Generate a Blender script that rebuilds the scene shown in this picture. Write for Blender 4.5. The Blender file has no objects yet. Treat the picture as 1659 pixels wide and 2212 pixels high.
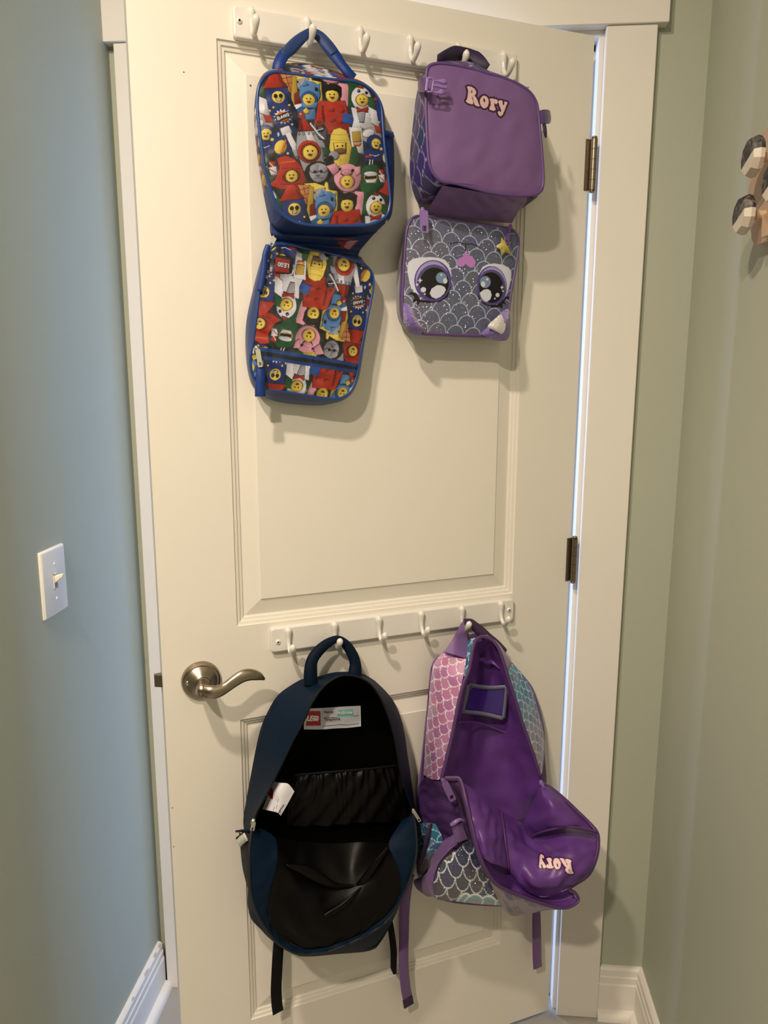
import bpy, math, random
import numpy as np
from mathutils import Vector, Matrix

S = bpy.context.scene
COL = S.collection
random.seed(4)

# ------------------------------------------------------------------ camera
cd = bpy.data.cameras.new('camera')
cam = bpy.data.objects.new('camera', cd)
COL.objects.link(cam)
cd.sensor_fit = 'VERTICAL'
cd.sensor_height = 36.0
cd.lens = 26.936
cd.clip_start = 0.02
_r = Vector((0.9962,0.0868,0.0019)); _u = Vector((-0.0179,0.1837,0.9828)); _f = Vector((-0.085,0.9791,-0.1846))
_m = Matrix((_r, _u, -_f)).transposed().to_4x4()
_m.translation = Vector((-0.3233,-1.559,1.4545))
cam.matrix_world = _m
S.camera = cam

# ------------------------------------------------------------------ world, lamps, exposure
w = bpy.data.worlds.new('world'); S.world = w; w.use_nodes = True
w.node_tree.nodes['Background'].inputs[0].default_value = (0.55, 0.66, 0.85, 1)
w.node_tree.nodes['Background'].inputs[1].default_value = 0.25


def lamp(name, kind, loc, energy, color, size=0.05, sy=None, target=None):
    l = bpy.data.lights.new(name, kind); l.energy = energy; l.color = color
    if kind == 'AREA':
        l.size = size
        if sy: l.shape = 'RECTANGLE'; l.size_y = sy
    else:
        l.shadow_soft_size = size
    o = bpy.data.objects.new(name, l); COL.objects.link(o); o.location = loc
    if target is not None:
        o.rotation_euler = (Vector(target) - Vector(loc)).to_track_quat('-Z', 'Y').to_euler()
    return o


# two downlights in the hall ceiling, above and behind the photographer
WARM = (1.0, 0.83, 0.64)
for p, e in (((-0.83, -1.50, 2.70), 32), ((-0.87, -2.30, 2.70), 46)):
    o = lamp('ceiling_downlight', 'AREA', p, e, WARM, 0.10)      # recessed discs, facing down
    o.data.shape = 'DISK'
# daylight from the room beyond the door
DAY = (0.33, 0.54, 1.0)
lamp('daylight_beyond', 'AREA', (2.15, 1.25, 1.6), 24, DAY, 1.0, 1.7, (-0.9, -0.25, 1.2))
lamp('daylight_beyond', 'AREA', (-2.25, 1.75, 1.5), 135, (0.52, 0.65, 1.0), 1.1, 1.7, (-0.5, -0.2, 1.2))  # added unseen source: lights the door's back, which bounces cool light onto the casing

S.view_settings.view_transform = 'Standard'
S.view_settings.look = 'None'
S.view_settings.gamma = 1.0
S.view_settings.use_curve_mapping = False
S.view_settings.exposure = 0.0

# ------------------------------------------------------------------ colour and materials


def lin(c):
    a = np.asarray(c, float) / 255.0
    return np.where(a <= 0.04045, a / 12.92, ((a + 0.055) / 1.055) ** 2.4)


GU = np.array((0.72, 0.83, 1.16))      # paint colour seen under the warm hall lamp -> pigment
GL = np.array((1.20, 1.42, 2.00))


def A(r, g, b, k=1.0): return tuple(np.clip(lin((r, g, b)) * GU * k, 0.002, 0.9))
def B(r, g, b, k=1.0): return tuple(np.clip(lin((r, g, b)) * GL * k, 0.002, 0.9))


_mats = {}


def mat(name, col=None, rough=0.6, metal=0.0, bump=0.0, scale=400.0, kind='noise', spec=0.5, vary=0.0, attr=False,
        sparkle=0.0, sheen=0.0, coat=0.0, dist=0.001):
    if name in _mats: return _mats[name]
    m = bpy.data.materials.new(name); m.use_nodes = True
    nt = m.node_tree; b = nt.nodes['Principled BSDF']
    b.inputs['Roughness'].default_value = rough
    b.inputs['Metallic'].default_value = metal
    b.inputs['Specular IOR Level'].default_value = spec
    b.inputs['Sheen Weight'].default_value = sheen
    b.inputs['Coat Weight'].default_value = coat
    b.inputs['Coat Roughness'].default_value = 0.2
    tc = nt.nodes.new('ShaderNodeTexCoord')
    src = None
    if attr:
        at = nt.nodes.new('ShaderNodeAttribute'); at.attribute_name = 'paint'
        src = at.outputs['Color']
        nt.links.new(src, b.inputs['Base Color'])
    else:
        b.inputs['Base Color'].default_value = (*col, 1)
        if vary:
            n = nt.nodes.new('ShaderNodeTexNoise'); n.inputs['Scale'].default_value = 7; n.inputs['Detail'].default_value = 6
            nt.links.new(tc.outputs['Object'], n.inputs['Vector'])
            mx = nt.nodes.new('ShaderNodeMix'); mx.data_type = 'RGBA'
            mx.inputs['A'].default_value = (*[c * (1 - vary) for c in col], 1)
            mx.inputs['B'].default_value = (*[min(1, c * (1 + vary)) for c in col], 1)
            nt.links.new(n.outputs['Fac'], mx.inputs['Factor'])
            nt.links.new(mx.outputs['Result'], b.inputs['Base Color'])
    if bump:
        if kind == 'weave':
            n = nt.nodes.new('ShaderNodeTexVoronoi'); n.inputs['Scale'].default_value = scale
            out = n.outputs['Distance']
        else:
            n = nt.nodes.new('ShaderNodeTexNoise'); n.inputs['Scale'].default_value = scale; n.inputs['Detail'].default_value = 3
            out = n.outputs['Fac']
        nt.links.new(tc.outputs['Object'], n.inputs['Vector'])
        bp = nt.nodes.new('ShaderNodeBump'); bp.inputs['Strength'].default_value = bump; bp.inputs['Distance'].default_value = dist
        nt.links.new(out, bp.inputs['Height']); nt.links.new(bp.outputs['Normal'], b.inputs['Normal'])
    if sparkle:     # glitter flakes: every little cell is a tilted mirror
        v = nt.nodes.new('ShaderNodeTexVoronoi'); v.inputs['Scale'].default_value = 1500
        nt.links.new(tc.outputs['Object'], v.inputs['Vector'])
        sub = nt.nodes.new('ShaderNodeVectorMath'); sub.operation = 'SUBTRACT'; sub.inputs[1].default_value = (0.5, 0.5, 0.5)
        nt.links.new(v.outputs['Color'], sub.inputs[0])
        sc = nt.nodes.new('ShaderNodeVectorMath'); sc.operation = 'SCALE'; sc.inputs['Scale'].default_value = 1.3
        nt.links.new(sub.outputs[0], sc.inputs[0])
        g = nt.nodes.new('ShaderNodeNewGeometry')
        ad = nt.nodes.new('ShaderNodeVectorMath'); ad.operation = 'ADD'
        nt.links.new(sc.outputs[0], ad.inputs[0]); nt.links.new(g.outputs['Normal'], ad.inputs[1])
        nm = nt.nodes.new('ShaderNodeVectorMath'); nm.operation = 'NORMALIZE'
        nt.links.new(ad.outputs[0], nm.inputs[0])
        gl = nt.nodes.new('ShaderNodeBsdfGlossy'); gl.inputs['Roughness'].default_value = 0.12
        gl.inputs['Color'].default_value = (0.85, 0.85, 0.9, 1)
        nt.links.new(nm.outputs[0], gl.inputs['Normal'])
        mxs = nt.nodes.new('ShaderNodeMixShader'); mxs.inputs[0].default_value = sparkle
        if attr:
            mu = nt.nodes.new('ShaderNodeMath'); mu.operation = 'MULTIPLY'; mu.inputs[1].default_value = sparkle
            nt.links.new(at.outputs['Alpha'], mu.inputs[0]); nt.links.new(mu.outputs[0], mxs.inputs[0])
        nt.links.new(b.outputs[0], mxs.inputs[1]); nt.links.new(gl.outputs[0], mxs.inputs[2])
        nt.links.new(mxs.outputs[0], nt.nodes['Material Output'].inputs['Surface'])
    _mats[name] = m
    return m


DOORW = mat('door_paint', (0.80, 0.77, 0.71), 0.42, bump=0.12, scale=90, vary=0.02)
TRIMW = mat('trim_paint', (0.80, 0.775, 0.73), 0.40, bump=0.10, scale=70, vary=0.02)
SAGE = mat('sage_wall_paint', (0.435, 0.465, 0.385), 0.60, bump=0.22, scale=240, vary=0.02)
CEIL = mat('ceiling_paint', (0.78, 0.77, 0.74), 0.9, bump=0.1, scale=200)
RAILW = mat('rail_paint', (0.77, 0.755, 0.73), 0.35)
HOOKW = mat('hook_enamel', (0.80, 0.785, 0.75), 0.16, coat=0.4)
NICKEL = mat('satin_nickel', (0.36, 0.30, 0.235), 0.30, 1.0, bump=0.08, scale=500)
BRONZE = mat('hinge_metal', (0.27, 0.225, 0.175), 0.33, 1.0, bump=0.1, scale=300)
CHROME = mat('zip_metal', (0.75, 0.74, 0.72), 0.15, 1.0)
DARKM = mat('dark_slot', (0.02, 0.02, 0.02), 0.6)
SWITCHW = mat('switch_plastic', (0.80, 0.79, 0.78), 0.25)
PRINT = mat('printed_vinyl', rough=0.30, attr=True, bump=0.14, scale=38, coat=0.2, dist=0.006)
PRINTM = mat('printed_cloth', rough=0.6, attr=True, bump=0.15, scale=700)
GLIT = mat('glitter_vinyl', rough=0.38, attr=True, sparkle=0.075)
SATIN = mat('scale_print_satin', rough=0.42, attr=True, bump=0.2, scale=160, dist=0.002)
BLUE = mat('royal_blue_nylon', A(18, 66, 122, .65), 0.55, bump=0.25, scale=900, sheen=0.2)
BLUEP = mat('blue_vinyl_piping', A(32, 84, 148, .65), 0.28, coat=0.2)
BLUEM = mat('blue_mesh', A(18, 66, 130, .65), 0.7, bump=0.9, scale=380, kind='weave')
BLUEB = mat('bright_blue_webbing', A(16, 72, 150, .6), 0.5, bump=0.4, scale=700)
BLUED = mat('dark_blue_nylon', A(12, 44, 90, .6), 0.6, bump=0.3, scale=900)
PURP = mat('purple_nylon', A(122, 84, 118, 1.2), 0.48, bump=0.22, scale=900)
PURPP = mat('purple_piping', A(108, 72, 118), 0.40)
PURPD = mat('dark_purple_webbing', A(52, 34, 60), 0.6, bump=0.3, scale=700)
PURPL = mat('lilac_plastic', A(160, 118, 165), 0.30)
PURPF = mat('purple_plush', A(140, 104, 168), 0.9, bump=1.0, scale=260, sheen=0.6, dist=0.004)
PALE = mat('pale_shell', A(190, 175, 160), 0.5)
LIN = mat('violet_lining', (.115, .038, .235), 0.42, bump=0.12, scale=60, dist=0.004)
LINE = mat('violet_binding', (.085, .034, .135), 0.5, bump=0.2, scale=400)
PPACK = mat('mauve_nylon', B(102, 66, 100), 0.5, bump=0.2, scale=900, sheen=0.2)
PMESH = mat('mauve_mesh', B(70, 36, 78), 0.6, bump=0.9, scale=420, kind='weave')
PDARK = mat('plum_nylon', B(52, 28, 50), 0.6, bump=0.2, scale=900)
NAVY = mat('navy_nylon', (0.0018, 0.0105, 0.029), 0.6, bump=0.25, scale=800, spec=.12)
NAVYD = mat('navy_webbing', (0.0016, 0.0075, 0.020), 0.6, bump=0.3, scale=700, spec=.12)
BLACKL = mat('black_lining', (0.0022, 0.0020, 0.0021), 0.42, bump=0.2, scale=22, dist=0.006, spec=.15)
BLACKD = mat('black_interior', (0.0015, 0.0015, 0.0016), 0.8, spec=.03)
BLACKW = mat('black_webbing', (0.003, 0.003, 0.004), 0.6, bump=0.3, scale=700, spec=.15)
GREYP = mat('grey_piping', (0.020, 0.021, 0.026), 0.5, spec=.2)
BLACKP = mat('black_piping', (0.004, 0.005, 0.008), 0.5, spec=.2)
GREYW = mat('window_frame_grey', B(96, 90, 92), 0.45)
CLEAR = mat('clear_plastic_tint', B(48, 22, 84), 0.14, coat=0.6)
REFL = mat('reflective_tape', (0.66, 0.66, 0.64), 0.4)
STARY = mat('yellow_glitter', A(205, 175, 60), 0.35, sparkle=0.12)
SILV = mat('silver_sequin', (0.74, 0.73, 0.72), 0.4, 0.0, sparkle=0.35)
LABELM = mat('label_print', rough=0.55, attr=True)

# ------------------------------------------------------------------ frames and linking
TH = 0.46352                      # the door stands ajar
HINGE = Vector((-0.0783,-0.02,0.0))
DOORM = Matrix.Translation(HINGE) @ Matrix.Rotation(TH, 4, 'Z')
WORLDM = Matrix.Identity(4)


def props(o, label=None, cat=None, group=None, kind=None):
    if label: o['label'] = label
    if cat: o['category'] = cat
    if group: o['group'] = group
    if kind: o['kind'] = kind
    return o


class Thing:
    """an Empty at the thing's base; parts are given in the frame M and stored relative to it"""
    def __init__(s, name, label, cat, pos, M=DOORM, group=None):
        s.o = bpy.data.objects.new(name, None); COL.objects.link(s.o)
        s.o.empty_display_size = 0.05
        s.pos = np.array(pos, float)
        loc = M @ Vector(pos)
        s.o.matrix_world = Matrix.Translation(loc) @ M.to_3x3().to_4x4()
        props(s.o, label, cat, group)


def mesh(name, V, F, m, parent=None, smooth=True, cols=None, label=None, M=DOORM, kind=None, angle=None):
    V = np.asarray(V, float)
    if isinstance(parent, Thing):
        V = V - parent.pos; po = parent.o
    elif isinstance(parent, tuple):      # (part object, thing): a sub-part
        V = V - parent[1].pos; po = parent[0]
    else:
        po = parent
    me = bpy.data.meshes.new(name)
    me.from_pydata([tuple(v) for v in V], [], [tuple(int(i) for i in f) for f in F])
    me.update()
    me.polygons.foreach_set('use_smooth', [smooth] * len(me.polygons))
    if cols is not None:
        at = me.attributes.new('paint', 'FLOAT_COLOR', 'POINT')
        cols = np.asarray(cols); c4 = np.ones((len(V), 4), np.float32); c4[:, :cols.shape[1]] = cols
        at.data.foreach_set('color', c4.ravel())
    me.materials.append(m)
    if angle is not None: me.set_sharp_from_angle(angle=math.radians(angle))
    o = bpy.data.objects.new(name, me); COL.objects.link(o)
    if po is not None: o.parent = po
    elif M is not WORLDM: o.matrix_world = M
    if label: o['label'] = label
    if kind: o['kind'] = kind
    return o


def box(x0, x1, y0, y1, z0, z1):
    V = [(x, y, z) for z in (z0, z1) for y in (y0, y1) for x in (x0, x1)]
    F = [(0, 2, 3, 1), (4, 5, 7, 6), (0, 1, 5, 4), (1, 3, 7, 5), (3, 2, 6, 7), (2, 0, 4, 6)]
    return np.array(V, float), F


def merge(*vf):
    V = []; F = []; n = 0
    for v, f in vf:
        V.append(np.asarray(v, float)); F += [tuple(i + n for i in q) for q in f]; n += len(v)
    return np.vstack(V), F


def bevel(o, wd, seg=2):
    b = o.modifiers.new('Bevel', 'BEVEL'); b.width = wd; b.segments = seg; b.limit_method = 'ANGLE'; b.angle_limit = 0.6
    return o


def solid(o, t, off=0.0):
    s = o.modifiers.new('Solidify', 'SOLIDIFY'); s.thickness = t; s.offset = off
    return o


# ------------------------------------------------------------------ curves and surfaces
def cr1(P, n, closed=False):
    """Catmull-Rom through the points P, n samples a span"""
    P = np.asarray(P, float); N = len(P); out = []
    spans = N if closed else N - 1
    t = np.linspace(0, 1, n, endpoint=False)[:, None]
    for i in range(spans):
        if closed: a, b, c, e = P[(i - 1) % N], P[i], P[(i + 1) % N], P[(i + 2) % N]
        else: a, b, c, e = P[max(i - 1, 0)], P[i], P[i + 1], P[min(i + 2, N - 1)]
        out.append(0.5 * (2 * b + (c - a) * t + (2 * a - 5 * b + 4 * c - e) * t ** 2 + (3 * b - a - 3 * c + e) * t ** 3))
    if not closed: out.append(P[-1:])
    return np.vstack(out)


def tube(path, r, n=10, sub=6, closed=False, flat=1.0, up=(0, -1, 0), caps=True):
    """round or flattened tube; r a number or a radius for each path point"""
    path = np.asarray(path, float)
    rr = np.full(len(path), r, float) if np.isscalar(r) else np.asarray(r, float)
    C = cr1(np.c_[path, rr], sub, closed); P = C[:, :3]; R = np.maximum(C[:, 3], 1e-5)
    N = len(P)
    if closed: T = np.roll(P, -1, 0) - np.roll(P, 1, 0)
    else: T = np.gradient(P, axis=0)
    T /= np.linalg.norm(T, axis=1)[:, None] + 1e-12
    nrm = np.array(up, float); V = []
    nrm = nrm - T[0] * (nrm @ T[0])
    if np.linalg.norm(nrm) < 1e-3:
        nrm = np.cross(T[0], (1, 0, 0.3))
    nrm /= np.linalg.norm(nrm)
    ang = np.linspace(0, 2 * math.pi, n, endpoint=False)
    for i in range(N):
        nrm = nrm - T[i] * (nrm @ T[i]); nrm /= np.linalg.norm(nrm) + 1e-12
        sd = np.cross(T[i], nrm)
        V.append(P[i] + R[i] * (np.cos(ang)[:, None] * nrm * flat + np.sin(ang)[:, None] * sd))
    V = np.vstack(V); F = []
    for i in range(N if closed else N - 1):
        a = i * n; b = ((i + 1) % N) * n
        for k in range(n):
            F.append((a + k, a + (k + 1) % n, b + (k + 1) % n, b + k))
    if caps and not closed:
        F.append(tuple(range(n - 1, -1, -1))); F.append(tuple((N - 1) * n + k for k in range(n)))
    return V, F


def ribbon(path, width, thick, nrm=(0, -1, 0), sub=6):
    path = np.asarray(path, float)
    ww = np.full(len(path), width, float) if np.isscalar(width) else np.asarray(width, float)
    nn = np.tile(np.array(nrm, float), (len(path), 1)) if np.ndim(nrm) == 1 else np.asarray(nrm, float)
    C = cr1(np.c_[path, ww, nn], sub); P = C[:, :3]; Wd = C[:, 3]; Nn = C[:, 4:]
    T = np.gradient(P, axis=0); V = []; F = []
    for p, t, w_, n in zip(P, T, Wd, Nn):
        t = t / (np.linalg.norm(t) + 1e-12); n = n - t * (n @ t); n = n / (np.linalg.norm(n) + 1e-12); s = np.cross(t, n)
        h = thick / 2
        for a, b in ((-.5, -.6), (.5, -.6), (.52, 0), (.5, .6), (-.5, .6), (-.52, 0)):
            V.append(p + s * w_ * a + n * 2 * h * b)
    k = 6
    for i in range(len(P) - 1):
        for j in range(k): F.append((i * k + j, i * k + (j + 1) % k, (i + 1) * k + (j + 1) % k, (i + 1) * k + j))
    F.append(tuple(range(k - 1, -1, -1))); F.append(tuple((len(P) - 1) * k + j for j in range(k)))
    return np.array(V), F


def patch(ctrl, nu=8, nv=8, wr=0.0, seed=0, freq=60.0):
    """smooth surface through a net of points (rows may differ in length); wr = wrinkle height in metres"""
    rows = [np.asarray(r, float) for r in ctrl]
    m = max(len(r) for r in rows)
    rows = [cr1(r, 24)[np.round(np.linspace(0, (len(r) - 1) * 24, m)).astype(int)] if len(r) != m else r for r in rows]
    dense = np.array([cr1(r, nu) for r in rows])                 # R x U x 3
    grid = np.array([cr1(dense[:, j], nv) for j in range(dense.shape[1])]).transpose(1, 0, 2)
    nr, nc = grid.shape[:2]
    du = np.linalg.norm(np.diff(grid, axis=1), axis=2).mean(0); dv = np.linalg.norm(np.diff(grid, axis=0), axis=2).mean(1)
    U, Vv = np.meshgrid(np.r_[0, np.cumsum(du)], np.r_[0, np.cumsum(dv)])
    if wr:
        g0 = np.gradient(grid, axis=1); g1 = np.gradient(grid, axis=0)
        nn = np.cross(g0, g1); nn /= np.linalg.norm(nn, axis=2)[..., None] + 1e-12
        rg = np.random.RandomState(seed); hgt = np.zeros((nr, nc))
        for k in range(7):
            a = rg.uniform(0, math.pi); f = freq * rg.uniform(.6, 2.2); ph = rg.uniform(0, 6.28)
            q = (U * math.cos(a) + Vv * math.sin(a)) * f
            hgt += np.sin(q + ph + 1.5 * np.sin((U * math.sin(a) - Vv * math.cos(a)) * f * .5 + ph)) / (1 + k * .3)
        s = np.linspace(0, 1, nc)[None]; t = np.linspace(0, 1, nr)[:, None]
        env = np.minimum(1, 6 * np.minimum(np.minimum(s, 1 - s), np.minimum(t, 1 - t)))
        grid = grid + nn * (hgt * env * wr * .4)[..., None]
    F = [(i * nc + j, i * nc + j + 1, (i + 1) * nc + j + 1, (i + 1) * nc + j) for i in range(nr - 1) for j in range(nc - 1)]
    return grid.reshape(-1, 3), F, np.c_[U.ravel(), Vv.ravel()]


def ring(outl, n=120):
    """a closed outline resampled by angle about its middle"""
    C = cr1(outl, 12, True)
    c = (C.max(0) + C.min(0)) / 2
    a = np.arctan2(C[:, 2] - c[2], C[:, 0] - c[0])
    o = np.argsort(a); a = a[o]; C = C[o]
    q = np.linspace(-math.pi, math.pi, n, endpoint=False)
    aa = np.r_[a - 2 * math.pi, a, a + 2 * math.pi]; CC = np.vstack([C, C, C])
    return np.stack([np.interp(q, aa, CC[:, k]) for k in range(3)], 1)


def loft(rings, cap0=False, cap1=False, sub=1):
    R = np.array(rings)
    if sub > 1: R = np.array([cr1(R[:, j], sub) for j in range(R.shape[1])]).transpose(1, 0, 2)
    k, n = R.shape[:2]; F = []
    for i in range(k - 1):
        for j in range(n): F.append((i * n + j, i * n + (j + 1) % n, (i + 1) * n + (j + 1) % n, (i + 1) * n + j))
    V = R.reshape(-1, 3)
    for c, e in ((cap0, 0), (cap1, k - 1)):
        if c:
            V = np.vstack([V, R[e].mean(0)]); q = len(V) - 1
            F += [(e * n + j, e * n + (j + 1) % n, q) for j in range(n)]
    return V, F, k, n


def panel(outl, step, bulge, paint=None, power=3.0, wr=0.0, seed=0, freq=60.0):
    """a padded front panel: a fine sheet inside the outline, painted vertex by vertex with flat print"""
    C = cr1(outl, 14, True)
    M_ = np.c_[C[:, 0], C[:, 2], np.ones(len(C))]
    co = np.linalg.lstsq(M_, C[:, 1], rcond=None)[0]
    z0, z1 = C[:, 2].min(), C[:, 2].max()
    nz = int((z1 - z0) / step) + 2; nx = int((C[:, 0].max() - C[:, 0].min()) / step) + 2
    D = np.roll(C, -1, 0); V = []; ST = []
    for t in np.linspace(0.004, 0.996, nz):
        z = z0 + (z1 - z0) * t
        hit = ((C[:, 2] <= z) & (D[:, 2] > z)) | ((D[:, 2] <= z) & (C[:, 2] > z))
        q = C[hit, 0] + (z - C[hit, 2]) / (D[hit, 2] - C[hit, 2]) * (D[hit, 0] - C[hit, 0])
        a, b = q.min(), q.max(); s = np.linspace(0, 1, nx)
        x = a + (b - a) * s
        V.append(np.c_[x, np.zeros(nx), np.full(nx, z)]); ST.append(np.c_[s, np.full(nx, t)])
    V = np.vstack(V); ST = np.vstack(ST)
    bul = (1 - np.abs(2 * ST[:, 0] - 1) ** power) * (1 - np.abs(2 * ST[:, 1] - 1) ** power)
    V[:, 1] = co[0] * V[:, 0] + co[1] * V[:, 2] + co[2] - bulge * bul
    if wr:
        rg = np.random.RandomState(seed)
        for k in range(8):
            a = rg.uniform(0, math.pi); fq = freq * rg.uniform(.5, 2.4); ph = rg.uniform(0, 6.28)
            u = V[:, 0] * math.cos(a) + V[:, 2] * math.sin(a); q = -V[:, 0] * math.sin(a) + V[:, 2] * math.cos(a)
            V[:, 1] += wr * .4 * np.sin(u * fq + ph + 1.6 * np.sin(q * fq * .45 + ph)) * np.minimum(1, bul * 4) / (1 + .25 * k)
    F = [(i * nx + j, i * nx + j + 1, (i + 1) * nx + j + 1, (i + 1) * nx + j) for i in range(nz - 1) for j in range(nx - 1)]
    cols = None if paint is None else paint(V[:, [0, 2]])
    return V, F, cols


# ------------------------------------------------------------------ flat print
class Art:
    def __init__(s, P, base):
        s.P = np.asarray(P, float); s.c = np.tile(np.array(base, float), (len(P), 1)) if np.ndim(base) == 1 else np.array(base)
        s.off = (0.0, 0.0)

    def sel(s, x0, x1, y0, y1):
        x = s.P[:, 0] - s.off[0]; y = s.P[:, 1] - s.off[1]
        i = np.nonzero((x >= x0) & (x <= x1) & (y >= y0) & (y <= y1))[0]
        return i, x[i], y[i]

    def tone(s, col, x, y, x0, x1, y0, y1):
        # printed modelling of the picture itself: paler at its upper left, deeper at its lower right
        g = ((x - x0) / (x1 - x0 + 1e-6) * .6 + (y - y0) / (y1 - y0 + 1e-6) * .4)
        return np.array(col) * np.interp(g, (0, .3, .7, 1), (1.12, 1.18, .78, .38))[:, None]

    def e(s, col, cx, cy, rx, ry=None, rot=0, tone=False):
        ry = ry or rx; m = max(rx, ry)
        i, x, y = s.sel(cx - m, cx + m, cy - m, cy + m)
        if len(i) == 0: return
        c, q = math.cos(math.radians(rot)), math.sin(math.radians(rot))
        u = (x - cx) * c + (y - cy) * q; v = -(x - cx) * q + (y - cy) * c
        k = (u / rx) ** 2 + (v / ry) ** 2 < 1
        s.c[i[k]] = s.tone(col, x[k], y[k], cx - rx, cx + rx, cy - ry, cy + ry) if tone else col

    def p(s, col, pts, tone=False):
        q = np.array(pts, float)
        i, x, y = s.sel(q[:, 0].min(), q[:, 0].max(), q[:, 1].min(), q[:, 1].max())
        if len(i) == 0: return
        ins = np.zeros(len(i), bool)
        for a, b in zip(q, np.roll(q, -1, 0)):
            if a[1] == b[1]: continue
            ins ^= ((a[1] > y) != (b[1] > y)) & (x < (b[0] - a[0]) * (y - a[1]) / (b[1] - a[1]) + a[0])
        s.c[i[ins]] = s.tone(col, x[ins], y[ins], q[:, 0].min(), q[:, 0].max(), q[:, 1].min(), q[:, 1].max()) if tone else col

    def l(s, col, pts, wd):
        h = wd / 2
        for a, b in zip(pts[:-1], pts[1:]):
            i, x, y = s.sel(min(a[0], b[0]) - h, max(a[0], b[0]) + h, min(a[1], b[1]) - h, max(a[1], b[1]) + h)
            if len(i) == 0: continue
            dx, dy = b[0] - a[0], b[1] - a[1]; L2 = dx * dx + dy * dy + 1e-9
            t = np.clip(((x - a[0]) * dx + (y - a[1]) * dy) / L2, 0, 1)
            s.c[i[(x - a[0] - t * dx) ** 2 + (y - a[1] - t * dy) ** 2 < h * h]] = col

    def word(s, col, txt, org, ax, ay, wd, gap=1.0):
        """stroke lettering; ax, ay are the artwork vectors of one letter's width and height (down)"""
        x = 0.0
        for ch in txt:
            for st in GLYPH[ch]:
                s.l(col, [(org[0] + (x + u) * ax[0] + v * ay[0], org[1] + (x + u) * ax[1] + v * ay[1]) for u, v in st], wd)
            x += gap


GLYPH = {
    'L': [[(0, 0), (0, 1), (.7, 1)]],
    'E': [[(.7, 0), (0, 0), (0, 1), (.7, 1)], [(0, .5), (.55, .5)]],
    'G': [[(.72, .15), (.5, 0), (.2, .05), (.02, .35), (.02, .65), (.2, .95), (.5, 1), (.72, .85), (.72, .55), (.45, .55)]],
    'O': [[(.35, 0), (.62, .15), (.72, .5), (.62, .85), (.35, 1), (.1, .85), (0, .5), (.1, .15), (.35, 0)]],
    'B': [[(0, 0), (0, 1), (.5, 1), (.7, .75), (.5, .5), (0, .5)], [(0, 0), (.45, 0), (.62, .25), (.5, .5)]],
    'A': [[(0, 1), (.36, 0), (.72, 1)], [(.15, .65), (.57, .65)]],
    'N': [[(0, 1), (0, 0), (.7, 1), (.7, 0)]],
}

# colours of the printed costume party
_A = A
A = lambda r, g, b, k=1.0: _A(r, g, b, k * .85)
cR = A(178, 44, 26); cRD = A(120, 28, 20); cB = A(26, 44, 96); cBD = A(14, 22, 46); cY = A(232, 196, 74); cYD = A(190, 150, 50)
cW = A(226, 214, 200); cG = A(160, 152, 146); cGD = A(92, 88, 88); cK = A(22, 18, 18); cS = A(92, 132, 170); cSD = A(50, 84, 122)
cP = A(226, 150, 150); cPD = A(190, 110, 112); cGr = A(30, 78, 40); cGrD = A(16, 46, 26); cBl = A(34, 78, 150); cTan = A(196, 128, 66); cOr = A(222, 112, 40)
A = _A
OFFS_A = (975, 80); OFFS_B = (115, 1000)


def smiley(a, x, y, r, shades=False):
    a.e(cYD, x, y, r * 1.04, r * 1.08); a.e(cY, x, y, r * .97, r, tone=True)
    if shades:
        a.e(cK, x - r * .42, y - r * .15, r * .34, r * .40); a.e(cK, x + r * .42, y - r * .2, r * .34, r * .40)
        a.p(cK, [(x - r * .45, y + r * .35), (x + r * .5, y + r * .3), (x + r * .4, y + r * .75), (x - r * .3, y + r * .75)])
        a.p(cW, [(x - r * .32, y + r * .42), (x + r * .38, y + r * .38), (x + r * .3, y + r * .62), (x - r * .22, y + r * .65)])
    else:
        a.e(cK, x - r * .34, y - r * .2, r * .14); a.e(cK, x + r * .34, y - r * .2, r * .14)
        a.p(cRD, [(x - r * .42, y + r * .22), (x + r * .42, y + r * .2), (x + r * .25, y + r * .58), (x - r * .15, y + r * .62)])


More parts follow.
